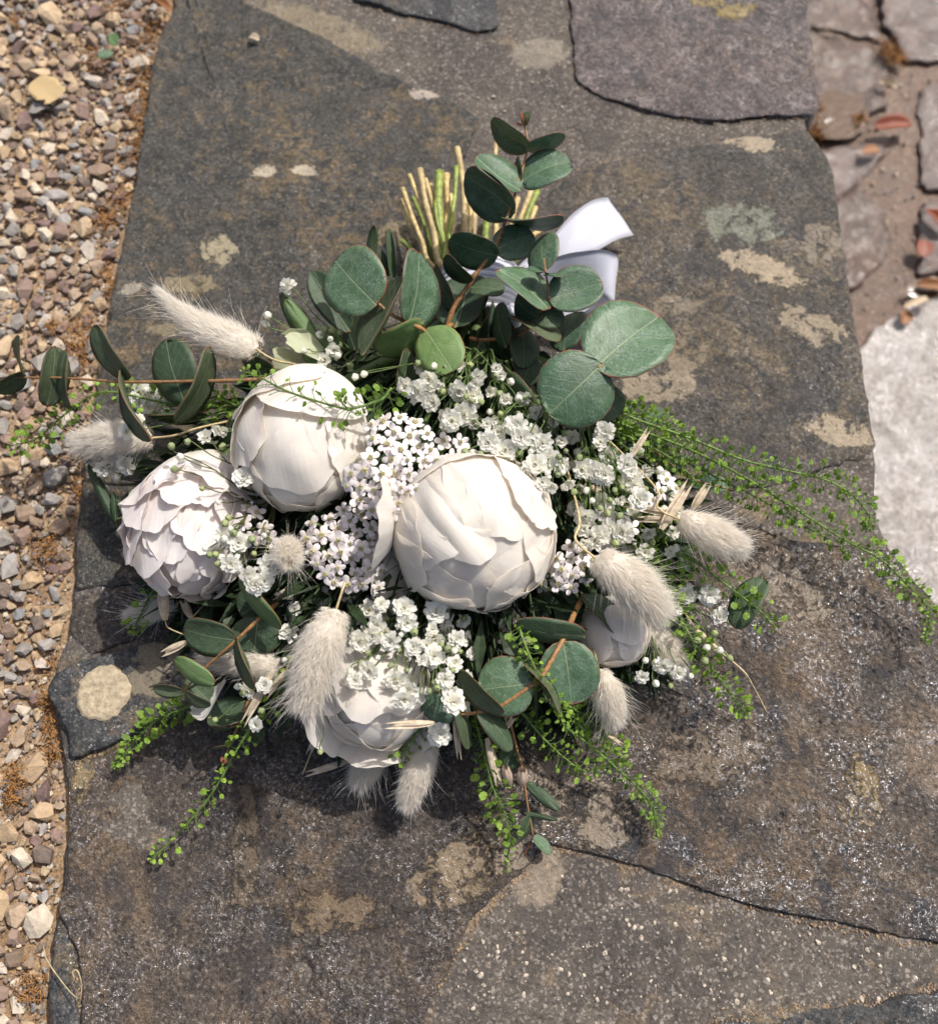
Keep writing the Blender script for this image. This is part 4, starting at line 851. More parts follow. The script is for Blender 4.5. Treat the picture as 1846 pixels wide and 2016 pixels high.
leaf(R, 2, (120, 215), (-60, -150), 70, .026, .036, 'euc_dark', 1, 0.4, True); leaf(R, 2, (135, 50), (222, 250), 62, .03, .026, 'euc_dark', 1, 0.4, True); leaf(R, 2, (115, 210), (100, 20), 40, .026, .03, 'euc_dark', 1, 0.4, True)
R = sprig('grey green leaves under the pepper grass at the right', 5, [(900, 460, .020), (700, 400, .024), (520, 265, .03), (380, 200, .036)], 0.0005, 0.0013, 'twig')
leaf(R, 5, (500, 150), (592, 90), 90, .034, .032, 'euc_dark', 1); leaf(R, 5, (565, 395), (712, 305), 90, .024, .022, 'euc_dark', 1); leaf(R, 5, (700, 425), (885, 440), 84, .022, .020, 'euc', 1, 0.5); leaf(R, 5, (350, 180), (450, 250), 120, .03, .028, 'euc_dark', 1)

# ---- bunny tails
def bunny(x0, y0, x1, y1, wpx, z0, z1, label, n=3000, stem=None, bend=0.0, long=1.0, taper=0.15):
    B, T = D(x0, y0, z0), D(x1, y1, z1); ax = T - B; L = ax.length; an = ax.normalized(); mid = (B + T) / 2
    Wd = wpx / 2 / ppm(mid); sdv = an.cross((CAM - mid).normalized()).normalized(); nv_ = sdv.cross(an)
    root = empty('bunny_tail', B, bq, label)
    LB = L * 0.80                                    # spike inside the hair
    def cen(v): return B + an * (LB * v) + sdv * (bend * L * math.sin(math.pi * v))
    def prof(v): return np.sin(np.pi * np.clip(v * 0.80 + 0.14, 0, 1)) ** 0.8 * (1 - taper * np.clip(v - 0.2, 0, 1))
    Wd *= 0.94; rc = Wd * 0.74
    m_ = MB()
    def core(u, v):
        a = u * 2 * math.pi; r = rc * float(prof(v)) * (1 + 0.08 * fb(u * 9, v * 9, x0)) * (1 if v < 0.98 else 0.2) * (1 if v > 0.02 else 0.3)
        return cen(v) + (sdv * math.cos(a) + nv_ * math.sin(a)) * r
    m_.grid(core, 17, 16); nc = len(m_.v)
    Vc = np.array([tuple(q) for q in m_.v]); Fc = np.array(m_.f)
    # hairs
    n = int(n * 1.35); na = int(n * 0.03); N_ = n + na
    n_mul = 1; v = rng.random(N_) ** 0.9 * 0.98; a = rng.random(N_) * 2 * np.pi
    S_ = np.array(sdv); Nn = np.array(nv_); A = np.array(an); B_ = np.array(B)
    rad = np.cos(a)[:, None] * S_ + np.sin(a)[:, None] * Nn
    tan = -np.sin(a)[:, None] * S_ + np.cos(a)[:, None] * Nn
    root_p = B_ + A * (LB * v)[:, None] + S_ * (bend * L * np.sin(np.pi * v))[:, None] + rad * (rc * prof(v) * 0.9)[:, None]
    ang = np.radians(np.where(v < 0.12, 62, 34) - 16 * v + rng.normal(0, 9, N_)); awn = np.arange(N_) >= n
    ang = ang * (1 - 0.55 * max(0.0, taper - 0.15) * v)
    ang = np.where(awn, np.radians(rng.uniform(15, 62, N_)), ang)
    ln = Wd * (0.46 + 0.46 * v + rng.normal(0, 0.10, N_)) * (1 - taper * 0.5 * v) * np.where(v < 0.12, 0.62, 1.0); ln = np.where(awn, Wd * rng.uniform(1.1, 2.0, N_) * long, ln)
    tw_ = rng.normal(0, 0.18, N_)
    d0 = A * np.cos(ang)[:, None] + rad * np.sin(ang)[:, None] + tan * tw_[:, None]; d0 /= np.linalg.norm(d0, axis=1)[:, None]
    curl = rng.normal(0, 0.16, N_)[:, None] * tan + rng.normal(-0.05, 0.14, N_)[:, None] * rad + np.array((0, 0, -0.08)) * awn[:, None]
    segs = 3; th = np.where(awn, 0.00008, 0.000095)[:, None]
    s1 = np.cross(d0, np.array((CAM - mid).normalized())); s1 /= np.linalg.norm(s1, axis=1)[:, None] + 1e-9; s2 = np.cross(d0, s1)
    rings = []
    for k in range(segs):
        t = k / segs; c = root_p + d0 * (ln * t)[:, None] + curl * (ln * t * t)[:, None]; r = th * (1 - 0.55 * t)
        for q in range(3):
            aa = 2 * np.pi * q / 3; rings.append(c + (s1 * np.cos(aa) + s2 * np.sin(aa)) * r)
    rings.append(root_p + d0 * ln[:, None] + curl * ln[:, None])
    per = segs * 3 + 1; Vh = np.stack(rings, 1).reshape(-1, 3); base = (np.arange(N_) * per + nc)[:, None]
    quads = []; tris = []
    for k in range(segs - 1):
        for q in range(3):
            q2 = (q + 1) % 3; quads.append(base + np.array([[k * 3 + q, k * 3 + q2, (k + 1) * 3 + q2, (k + 1) * 3 + q]]))
    for q in range(3): tris.append(base + np.array([[(segs - 1) * 3 + q, (segs - 1) * 3 + (q + 1) % 3, segs * 3]]))
    me = np_mesh('fluff', np.vstack([Vc, Vh]), [Fc, np.concatenate(quads), np.concatenate(tris)])
    al = np.concatenate([np.full(nc, 0.0), np.tile(np.repeat(np.linspace(0, 1, segs + 1), [3] * segs + [1]), N_)])
    at = me.attributes.new('along', 'FLOAT', 'POINT'); at.data.foreach_set('value', al.astype(np.float32))
    link('fluff', me, M['fluff'], root)
    if stem is None: stem = [TIE]
    sp_ = smooth([B + an * 0.004, B - an * 0.012] + stem, 6); sm = MB(); sm.tube(sp_, 0.0006, 5); link('stem', sm.mesh('stem'), M['straw'], root)
def mids(*pts): return [D(x, y, z) for x, y, z in pts]
bunny(506, 688, 268, 545, 104, .078, .070, 'long cream bunny tail pointing up left above the eucalyptus branch', 4200, mids((600, 720, .05)), -0.06, 1.0, 1.0)
bunny(300, 862, 122, 880, 84, .050, .045, 'bunny tail at the far left over the gravel edge', 3200, mids((420, 836, .05), (700, 780, .04)), 0.03)
bunny(566, 1072, 568, 1112, 74, .078, .104, 'smallest bunny tail, facing the viewer between the ruffled peony and yarrow', 2200, mids((570, 1020, .05)), 0, 1.25)
bunny(662, 1200, 588, 1430, 112, .093, .082, 'large bunny tail pointing down in front of the bottom peony', 4600, mids((682, 1150, .07), (760, 1000, .05)), 0.03, 1.1)
bunny(1338, 1022, 1482, 1092, 86, .070, .062, 'bunny tail at the right among pale oat husks', 3400, mids((1290, 960, .062), (1180, 850, .05)), 0.0, 1.15)
bunny(1172, 1098, 1325, 1232, 110, .086, .074, 'large bunny tail at the right over the small peony bud', 4400, mids((1140, 1020, .08), (1110, 900, .055)), -0.05, 1.0)
bunny(1178, 1318, 1212, 1446, 74, .050, .042, 'bunny tail hanging at the lower right beside a round leaf', 3000, mids((1150, 1250, .04)), -0.05, 1.2)
bunny(760, 1440, 695, 1566, 76, .026, .018, 'left one of the two bunny tails in the shade at the bottom', 2800, mids((800, 1380, .03)), 0.02, 1.2)
bunny(848, 1462, 792, 1612, 74, .034, .022, 'right one of the two bunny tails hanging in the shade at the bottom', 2800, mids((870, 1420, .035)), 0.02, 0.9)
bunny(552, 1318, 372, 1296, 82, .048, .044, 'bunny tail lying behind the lower left eucalyptus leaves', 3200, mids((620, 1300, .04)), 0.06)
bunny(350, 1185, 236, 1222, 62, .020, .012, 'wispy bunny tail in the shade under the ruffled peony', 1500, mids((420, 1150, .03)), 0.0, 1.4)
bunny(1268, 1230, 1356, 1340, 64, .032, .026, 'bunny tail half hidden behind the drooping pepper grass', 2400, mids((1220, 1180, .03)), -0.04, 1.0)

# ---- yarrow
def floret_mesh(seed):
    r = random.Random(seed); m_ = MB()
    for k in range(5):
        a0 = k * 2 * math.pi / 5 + r.uniform(-0.12, 0.12); L = r.uniform(0.88, 1.08); up = r.uniform(-0.25, 0.35); wd = r.uniform(0.30, 0.38)
        dx, dy = math.cos(a0), math.sin(a0)
        def fn(u, v):
            uu = 2 * u - 1; rr = 0.22 + (L - 0.22) * v * (1 - 0.06 * (1 - abs(uu)) * v); ww = wd * (math.sin(math.pi * min(1, 0.12 + v * 0.70)) ** 0.8) * (1 if v < 0.7 else math.sqrt(max(0.0, 1 - ((v - 0.7) / 0.34) ** 2)))
            return Vector((dx * rr - dy * uu * ww, dy * rr + dx * uu * ww, up * v * v - 0.10 * uu * uu * v + 0.05 * math.sin(uu * 6) * v))
        m_.grid(fn, 6, 6, 0)
    for k in range(11):                                # tiny stamens and disc flowers
        a = k * 2.4; rr = 0.075 * math.sqrt(k + 0.3); p = Vector((math.cos(a) * rr, math.sin(a) * rr, 0.06))
        m_.tube([p, p + Vector((math.cos(a) * 0.03, math.sin(a) * 0.03, 0.20 + 0.06 * r.random()))], [0.075, 0.05], 4, 1)
    m_.tube([Vector((0, 0, 0.09)), Vector((0, 0, 0.0))], [0.23, 0.25], 8, 1)
    m_.tube([Vector((0, 0, 0.0)), Vector((0, 0, -0.5)), Vector((0, 0, -0.9))], [0.24, 0.2, 0.05], 6, 2)
    me = m_.mesh('floret'); [me.materials.append(M[x]) for x in ('yarrow', 'yarrow_centre', 'bud_green')]; return me
FL = [floret_mesh(i) for i in range(6)]
def yarrow(pts, z, dome, label, size=20.5, tilt=(0, 0), seed=0):
    cx = sum(p[0] for p in pts) / len(pts); cy = sum(p[1] for p in pts) / len(pts); c = D(cx, cy, z)
    rmax = max(math.hypot(p[0] - cx, p[1] - cy) for p in pts) + 1
    root = empty('yarrow', c, bq, label); st = MB(); view = (CAM - c).normalized(); r = random.Random(seed)
    hub = c - view * 0.03
    for (x, y) in pts:
        q = math.hypot(x - cx, y - cy) / rmax; p = D(x, y, z + dome * (1 - q * q) + r.uniform(-0.0038, 0.0034))
        nrm = (view * 1.0 + (p - c).normalized() * 0.55 * q + RGT * tilt[0] + UPV * tilt[1] + rv(0.36)).normalized()
        X = nrm.orthogonal().normalized(); X = Matrix.Rotation(r.random() * 6.28, 3, nrm) @ X; Y = nrm.cross(X); s = size / ppm(p) * r.uniform(0.75, 1.12)
        link('floret', FL[r.randrange(6)], None, root, frame(X * s, Y * s, nrm * s, p))
        st.tube([p - nrm * s * 0.8, p.lerp(hub, 0.45) - nrm * 0.003, hub], [0.0007, 0.0007, 0.0012], 4)
    st.tube(smooth([hub, hub.lerp(TIE, 0.5), TIE], 5), 0.0015, 5)
    link('stem', st.mesh('stem'), M['stem_green'], root)
def scatter(poly, dmin, seed, n=4000):
    r = random.Random(seed); xs_ = [p[0] for p in poly]; ys_ = [p[1] for p in poly]; out = []
    for _ in range(n):
        x, y = r.uniform(min(xs_), max(xs_)), r.uniform(min(ys_), max(ys_)); ins = False
        for i in range(len(poly)):
            (x1, y1), (x2, y2) = poly[i], poly[i - 1]
            if (y1 > y) != (y2 > y) and x < (x2 - x1) * (y - y1) / (y2 - y1) + x1: ins = not ins
        if ins and all((x - a) ** 2 + (y - b) ** 2 > dmin * dmin for a, b in out): out.append((x, y))
    return out
yarrow(scatter([(728, 830), (775, 818), (850, 838), (905, 868), (935, 905), (900, 935), (880, 985), (800, 1012), (755, 1015), (700, 1000), (672, 962), (690, 930), (715, 905), (720, 870)], 24, 1), .098, .006, 'broad flat yarrow head between the two big peony buds', 21, (0.1, 0.1), 1)
yarrow(scatter([(610, 1030), (680, 1000), (725, 1020), (740, 1065), (752, 1110), (745, 1160), (690, 1165), (650, 1150), (625, 1110), (600, 1080)], 23, 2), .078, .004, 'yarrow head in half shade under the broad one', 20, (-0.1, -0.1), 2)
yarrow(scatter([(1095, 1090), (1130, 1070), (1165, 1100), (1160, 1150), (1125, 1170), (1090, 1160), (1055, 1150), (1065, 1120)], 22, 3), .066, .004, 'mauve tinted yarrow head right of the largest peony', 19, (0.1, -0.1), 3)
yarrow([(1312, 945), (1330, 962), (1285, 985), (1300, 968), (1190, 1010), (1215, 1022), (1240, 1040), (1170, 1060), (1165, 1040)], .060, .002, 'scattered yarrow florets at the right of the bouquet', 19, (0.2, 0), 4)
yarrow(scatter([(1000, 1195), (1060, 1190), (1085, 1230), (1050, 1270), (1000, 1290), (960, 1260), (985, 1220)], 25, 5), .042, .003, 'shaded yarrow head below the largest peony', 19, (0, -0.2), 5)
yarrow(scatter([(640, 1170), (760, 1160), (750, 1210), (690, 1200), (620, 1220)], 26, 6), .050, .003, 'dim yarrow florets behind the long bunny tail', 19, (0, -0.2), 6)
yarrow([(505, 1010), (520, 1040), (488, 1000), (530, 1062), (500, 1060), (478, 1030)], .072, .002, 'small yarrow cluster between ruffled peony and tall bud', 19, (0, 0), 7)

# ---- baby's breath
def gyp_mesh(seed):
    r = random.Random(seed); m_ = MB()
    full = ((7, 0.18, 6, 0.86), (9, 0.15, 30, 0.82), (9, 0.11, 52, 0.74), (7, 0.06, 70, 0.66), (4, 0.02, 84, 0.6)); shut = ((6, 0.14, 48, 0.85), (7, 0.10, 62, 0.85), (5, 0.04, 80, 0.75))
    for layer, (n_, rad_, tilt_, ln) in enumerate((full, full, full, shut)[seed % 4]):
        for k in range(n_):
            a0 = (k + r.random() * 0.6 + layer * 0.4) * 2 * math.pi / n_; tl = math.radians(tilt_ + r.uniform(-12, 14)); L = ln * r.uniform(0.85, 1.12); wd = r.uniform(0.20, 0.33)
            d = Vector((math.cos(a0), math.sin(a0), 0)); s_ = Vector((-math.sin(a0), math.cos(a0), 0)); dd = d * math.cos(tl) + Vector((0, 0, 1)) * math.sin(tl); nn = s_.cross(dd); ph = r.random() * 6
            def fn(u, v):
                uu = 2 * u - 1; ww = wd * (0.25 + 0.75 * math.sin(math.pi * 0.5 * min(1, v * 1.3))); e = (1 - 0.14 * uu * uu + 0.06 * math.cos(uu * 5 + ph)) if v == 1 else 1
                return d * rad_ + dd * (L * v * e) + s_ * (uu * ww) - nn * (0.10 * uu * uu - 0.12 * v * v + 0.05 * math.sin(uu * 4 + ph) * v)
            m_.grid(fn, 4, 4, 0)
    m_.tube([Vector((0, 0, 0.05)), Vector((0, 0, -0.18)), Vector((0, 0, -0.42))], [0.26, 0.24, 0.06], 6, 1)
    me = m_.mesh('flower'); me.materials.append(M['gyp']); me.materials.append(M['bud_green']); return me
GY = [gyp_mesh(20 + i) for i in range(8)]
def bud_mesh(seed, white):
    m_ = MB(); r = random.Random(seed)
    def fn(u, v):
        a = u * 2 * math.pi; rr = math.sin(math.pi * (0.04 + 0.92 * v)) ** 0.8 * (1 + 0.08 * math.cos(a * 5)); return Vector((math.cos(a) * rr * 0.5, math.sin(a) * rr * 0.5, (v - 0.4) * 1.15))
    m_.grid(fn, 11, 8, 0)
    for k in range(5):
        def f2(u, v, k=k):
            a = (k + (u - 0.5) * 0.62 * (1 - v * 0.8)) * 2 * math.pi / 5; vv = 0.0 + 0.72 * v; rr = math.sin(math.pi * (0.04 + 0.92 * vv)) ** 0.8 * 0.53; return Vector((math.cos(a) * rr, math.sin(a) * rr, (vv - 0.4) * 1.17))
        m_.grid(f2, 3, 5, 1)
    me = m_.mesh('bud'); me.materials.append(M['gyp'] if white else M['bud_green']); me.materials.append(M['bud_green']); return me
BD = [bud_mesh(1, True), bud_mesh(2, False), bud_mesh(3, False)]
def gyp(label, rootp, z, flowers, buds, size=22.5, dz=0.0035):
    root = empty('babys_breath_sprig', D(*rootp), bq, label); st = MB(); R0 = D(*rootp); hubs = []
    items = [(x, y, True) for x, y in flowers] + [(x, y, False) for x, y in buds]
    r = random.Random(int(rootp[0]))
    pts = [(D(x, y, z + r.uniform(-dz, dz)), fl) for x, y, fl in items]
    groups = {}
    for p, fl in pts:                                    # short forks: items near each other share a hub
        kx = (round(p.x / 0.018), round(p.y / 0.018)); groups.setdefault(kx, []).append((p, fl))
    for g_ in groups.values():
        cen = sum((p for p, _ in g_), Vector()) / len(g_); hub = cen.lerp(R0, 0.38); hub.z = min(hub.z, cen.z - 0.008)
        st.tube(smooth([hub, hub.lerp(R0, 0.5) + rv(0.004), R0], 4), [0.0004] * 4 + [0.0006] * 5, 5)
        for p, fl in g_:
            view = (CAM - p).normalized(); dirv = (p - hub).normalized(); nrm = (dirv * 0.55 + view * (0.75 if fl else 0.3) + rv(0.32)).normalized()
            s = (size if fl else r.uniform(11, 17)) / ppm(p) * (r.uniform(0.72, 1.18) if fl else 1); X = nrm.orthogonal().normalized(); X = Matrix.Rotation(r.random() * 6.28, 3, nrm) @ X; Y = nrm.cross(X)
            me = GY[r.randrange(8)] if fl else BD[0 if r.random() < 0.4 else r.randrange(1, 3)]
            link('flower' if fl else 'bud', me, None, root, frame(X * s, Y * s, nrm * s, p))
            e = p - nrm * s * 0.4; mid = e.lerp(hub, 0.5) + rv(0.0018); st.tube(smooth([e, e - nrm * 0.002, mid, hub], 3), 0.00032, 4)
    link('stem', st.mesh('stem'), M['stem_dark' if label.startswith('fine') else 'stem_green'], root)
gyp("baby's breath sprig above the yarrow under the broad leaves", (930, 690, .055), .082, [(845, 745), (855, 793), (976, 725), (936, 754), (881, 834), (911, 815), (930, 780), (905, 770), (822, 770), (800, 760)], [(925, 762), (928, 790), (900, 800), (872, 770), (945, 790), (918, 780), (700, 742), (718, 736), (905, 745), (890, 760), (940, 770), (855, 720)])
gyp("baby's breath cloud along the top of the largest peony", (1075, 780, .06), .104, [(959, 834), (1016, 837), (994, 887), (1067, 871), (1053, 915), (1067, 949), (1085, 955), (960, 870), (1025, 860), (1080, 905), (985, 850), (890, 828)], [(1012, 995), (1048, 985), (1025, 945), (1035, 880), (1030, 925), (1045, 890), (990, 930), (975, 918), (945, 895), (915, 890), (1000, 940), (1078, 930), (1020, 815), (1100, 900), (1108, 930), (1098, 935), (985, 815)])
gyp("baby's breath sprig right of the largest peony", (1150, 800, .05), .076, [(1190, 850), (1182, 872), (1144, 924), (1175, 930), (1162, 918), (1190, 934), (1233, 914), (1250, 957), (1258, 983), (1245, 940), (1236, 925), (1152, 1017), (1224, 1047), (1182, 1053), (1150, 1040), (1200, 1040), (1148, 1068), (1172, 1062)], [(1130, 968), (1155, 965), (1200, 985), (1210, 965), (1220, 1015), (1140, 900), (1180, 1000), (1195, 1010), (1120, 955), (1165, 985), (1210, 1070)])
gyp("baby's breath sprig low on the right behind the pepper grass", (1250, 1080, .03), .040, [(1416, 1213), (1395, 1171), (1314, 1166), (1263, 1333), (1335, 1325), (1300, 1190), (1350, 1170), (1305, 1310), (1285, 1150), (1330, 1200)], [(1370, 1260), (1390, 1275), (1415, 1280), (1435, 1295), (1290, 1345), (1320, 1350), (1385, 1300), (1360, 1330), (1405, 1248), (1270, 1300), (1290, 1305)], 20)
gyp("dense baby's breath cluster over the bottom peony", (850, 1150, .045), .080, [(750, 1191), (742, 1229), (711, 1262), (770, 1263), (800, 1226), (814, 1274), (855, 1255), (897, 1259), (853, 1293), (894, 1307), (728, 1321), (778, 1338), (795, 1377), (875, 1338), (860, 1204), (891, 1382), (795, 1198), (840, 1270), (760, 1245), (735, 1250), (850, 1240), (805, 1355), (830, 1300), (700, 1340)], [(733, 1243), (743, 1247), (712, 1305), (718, 1258), (785, 1280), (895, 1280), (905, 1283), (880, 1278), (855, 1345), (845, 1360), (820, 1370), (880, 1375), (690, 1320), (770, 1310), (815, 1245), (800, 1320), (745, 1295), (725, 1285), (790, 1250), (868, 1268), (860, 1355), (890, 1320)], 23)
gyp("baby's breath sprig under the lowest peony petals", (880, 1380, .035), .052, [(866, 1445), (838, 1400), (905, 1400), (885, 1398)], [(935, 1360), (905, 1345), (925, 1350), (840, 1385), (950, 1420)])
gyp("fine baby's breath stems with round buds over the ruffled peony", (540, 980, .055), .088, [(408, 863), (478, 940), (470, 1068), (530, 1112), (488, 1130), (520, 1143), (505, 1150), (455, 1110), (440, 1055)], [(398, 962), (355, 900), (338, 880), (345, 925), (370, 870), (430, 990), (460, 1050), (442, 1062), (413, 1092), (425, 1092), (443, 1030), (455, 1040), (405, 1080), (430, 1110), (442, 1106), (437, 1098), (468, 1123), (500, 1090), (520, 1055), (495, 1062), (450, 1020), (440, 1120)], 23)
gyp("baby's breath peeping out at the far left under the eucalyptus branch", (480, 800, .04), .036, [(270, 787), (292, 802), (237, 907), (204, 922), (300, 790), (280, 775), (250, 915), (222, 900)], [(250, 760), (265, 765), (300, 770), (310, 820), (262, 970), (230, 940), (290, 770)], 21)
gyp("baby's breath buds beside the upper left leaves", (690, 690, .05), .066, [(567, 563), (660, 688), (640, 710)], [(528, 622), (524, 640), (632, 660), (650, 668), (640, 650), (655, 650), (665, 700), (600, 690), (690, 720), (670, 655)], 19)
gyp("baby's breath at the lower left among oat husks", (640, 1300, .04), .056, [(575, 1212), (567, 1246), (495, 1358), (505, 1427), (580, 1200), (560, 1180), (520, 1350)], [(424, 1418), (478, 1365), (600, 1195), (590, 1225), (470, 1352), (560, 1300), (515, 1400), (630, 1480), (598, 1140)], 20)

gyp("small baby's breath flowers deep around the yarrow and the top of the largest peony", (960, 690, .05), .074, scatter([(830, 720), (960, 715), (1110, 850), (1120, 960), (1040, 860), (930, 830), (850, 815)], 34, 301), scatter([(820, 715), (970, 715), (1120, 850), (1120, 970), (900, 810)], 30, 302), 18, 0.006)
gyp("small baby's breath flowers deep at the right among pepper grass", (1150, 820, .04), .052, scatter([(1125, 860), (1250, 880), (1340, 960), (1330, 1090), (1190, 1085), (1130, 1000)], 36, 303), scatter([(1125, 860), (1250, 880), (1340, 960), (1330, 1090), (1190, 1085), (1130, 1000)], 33, 304), 18, 0.006)
gyp("small baby's breath flowers deep at the bottom under the dense cluster", (860, 1150, .04), .062, scatter([(690, 1210), (760, 1180), (910, 1190), (935, 1300), (890, 1400), (770, 1350), (695, 1310)], 27, 305), scatter([(690, 1210), (910, 1180), (935, 1300), (890, 1400), (700, 1320)], 34, 306), 18, 0.006)
gyp("small baby's breath flowers between the tall peony and the branch at left", (560, 800, .04), .058, [(445, 850), (460, 900), (500, 965), (520, 985), (470, 985), (430, 845), (250, 850), (270, 830)], [(440, 880), (465, 925), (495, 1000), (450, 960), (470, 865)], 19, 0.005)

# ---- pepper grass: drooping green sprigs with flat round pods
def pod_mesh(seed):
    m_ = MB(); r = random.Random(seed)
    ring = [Vector((math.cos(k / 9 * 2 * math.pi) * 0.40, 0.5 + math.sin(k / 9 * 2 * math.pi) * (0.52 if math.sin(k / 9 * 2 * math.pi) < 0.9 else 0.44), 0.06 * math.cos(3 * k + seed))) for k in range(9)]
    m_.v = ring + [Vector((0, 0.5, 0.05)), Vector((0, 0.5, -0.05))]
    for k in range(9): m_.f += [(k, (k + 1) % 9, 9), ((k + 1) % 9, k, 10)]; m_.m += [0, 0]
    me = m_.mesh('seed_pod', False); me.materials.append(M['pod']); return me, m_.v, m_.f
PD = [pod_mesh(1)]
PODS = []
def cress(label, path, z, dens=1.0, head=0.25, pod=15, spread=30, up=0.0, droop=True):
    n = len(path); zs = z if hasattr(z, '__len__') else [z] * n
    zs = [zs[0] + (zs[-1] - zs[0]) * i / (n - 1) for i in range(n)] if len(zs) == 2 else zs
    P = smooth([D(x, y, q) for (x, y), q in zip(path, zs)], 8); root = empty('pepper_grass_sprig', P[0], bq, label); st = MB()
    N_ = len(P); st.tube(P, [0.00075 - 0.00042 * i / N_ for i in range(N_)], 6)
    Lt = sum((P[i + 1] - P[i]).length for i in range(N_ - 1)); cnt = int(Lt / 0.00068 * dens); small = MB()
    for q in range(cnt):
        t = (q + random.random()) / cnt; f_ = t * (N_ - 1); i = min(int(f_), N_ - 2); p = P[i].lerp(P[i + 1], f_ - i); tan = (P[i + 1] - P[i]).normalized()
        a = q * 2.4 + random.uniform(-0.5, 0.5); X = tan.orthogonal().normalized(); out = Matrix.Rotation(a, 3, tan) @ X
        if p.z < 0.012 and out.z < 0: out.z *= -0.5
        endness = max(0, (t - (1 - head)) / head) if head else 0
        L = (spread * random.uniform(0.45, 0.95) * (1 - 0.72 * endness)) / ppm(p); dv = (out * 0.9 + tan * (0.45 + 0.7 * endness)).normalized()
        e = p + dv * L; e2 = e + (tan * 0.25 + out * 0.35 + (Vector((0, 0, 0.3)) if droop else Vector())) .normalized() * L * 0.25
        mid = p.lerp(e, 0.55) + tan * L * 0.12 - out * L * 0.05
        st.tube([p, mid, e], [0.00022, 0.00018, 0.00016], 3, cap=False)
        s = pod * random.uniform(0.5, 1.22) * (1 - 0.62 * endness) / ppm(p)
        if random.random() < 0.12: continue
        Y = (e - mid).normalized(); vw = ((CAM - e).normalized() + rv(0.85)).normalized(); X = Y.cross(vw).normalized(); Nn = X.cross(Y)
        mw = frame(X * s, Y * s, Nn * s, e)
        PODS.append((s * ppm(e), root, mw))
    link('stem', st.mesh('stem'), M['cress'], root); return root
cress('longest pepper grass sprig arching right past the wall edge', [(1190, 822), (1216, 833), (1335, 876), (1442, 927), (1562, 1000), (1656, 1060), (1733, 1102), (1784, 1149), (1827, 1201), (1822, 1262)], [.050, .050, .046, .040, .034, .030, .026, .022, .020, .018], 0.95, 0.22)
cress('upper of the two long pepper grass sprigs, curling down at its end', [(1200, 800), (1250, 825), (1357, 863), (1463, 906), (1549, 927), (1621, 944), (1677, 974), (1711, 1017), (1707, 1042)], [.052, .036], 0.85, 0.25)
cress('third long pepper grass sprig, half hidden between the other two', [(1180, 830), (1260, 862), (1340, 905), (1420, 945), (1500, 985), (1570, 1030), (1630, 1062)], [.044, .020], 0.8, 0.3, 14, 30)
cress('pepper grass sprig close under the large round eucalyptus leaf', [(1170, 800), (1240, 812), (1310, 835), (1370, 880)], [.048, .036], 1.0, 0.3, 14, 30)
cress('pepper grass sprig drooping at the lower right', [(1250, 1085), (1300, 1140), (1324, 1190), (1361, 1258), (1395, 1309), (1436, 1363), (1469, 1410)], [.055, .022], 1.1, 0.15, 17)
cress('short pepper grass sprig in front of the lone oval leaf', [(1330, 1090), (1375, 1110), (1412, 1139), (1453, 1170), (1496, 1204), (1524, 1235)], [.050, .040], 0.7, 0.1, 17, 32)
cress('pepper grass sprig trailing down right, ending in a bushy head', [(1000, 1370), (1033, 1411), (1073, 1458), (1113, 1495), (1151, 1519), (1195, 1514)], [.045, .022], 0.8, 0.35, 15, 30)
cress('pepper grass sprig reaching lowest at the right with a pointed tip', [(1110, 1430), (1164, 1471), (1213, 1513), (1266, 1563), (1290, 1604), (1293, 1645)], [.036, .010], 1.1, 0.35, 14, 26)
cress('pepper grass sprig hanging straight down at the bottom centre', [(930, 1380), (937, 1426), (953, 1485), (968, 1547), (990, 1597), (1003, 1647), (996, 1713)], [.040, .036, .032, .027, .022, .018, .012], 1.15, 0.35, 17, 30)
cress('sparse pepper grass sprig slanting to the lower left', [(600, 1290), (567, 1338), (530, 1385), (489, 1441), (458, 1491), (423, 1554), (380, 1610), (327, 1666), (298, 1692)], [.048, .045, .042, .036, .030, .022, .016, .010, .008], 0.5, 0.2, 16, 26)
cress('blunt pepper grass sprig with rounded pods at the lower left', [(420, 1360), (367, 1394), (323, 1410), (283, 1441), (248, 1482), (227, 1513)], [.020, .009], 1.5, 0.45, 17, 24)
cress('pepper grass sprig lying across the tall peony bud', [(770, 765), (750, 787), (697, 804), (673, 804), (569, 772), (510, 742), (481, 733)], [.100, .106, .110, .112, .110, .104, .100], 0.6, 0.2, 15, 40)
cress('pepper grass sprig at the far left hanging over the gravel', [(430, 800), (328, 794), (204, 772), (128, 816), (73, 863), (22, 878)], [.050, .026], 0.7, 0.1, 15, 26)
cress('small pepper grass tip in the shade under the ruffled peony', [(330, 1120), (298, 1169), (270, 1225), (264, 1242)], [.030, .014], 1.0, 0.3, 13, 22)
cress('small pepper grass tip at the bottom beside the bunny tail', [(850, 1400), (825, 1435), (800, 1475), (785, 1500)], [.044, .032], 0.7, 0.2, 15, 26)
cress('pepper grass sprig between the two round bottom leaves', [(1020, 1230), (1029, 1258), (1050, 1310), (1073, 1356), (1100, 1404), (1112, 1435)], [.078, .080, .078, .074, .066, .060], 0.9, 0.3, 14, 24)
cress('pepper grass sprig left of the round bottom leaves', [(905, 1210), (915, 1260), (930, 1320), (925, 1380)], [.055, .050], 0.9, 0.1, 14, 26)
cress('pepper grass behind the left peony and branch', [(560, 800), (470, 800), (430, 780), (385, 800)], [.055, .045], 1.0, 0.2, 15, 26)
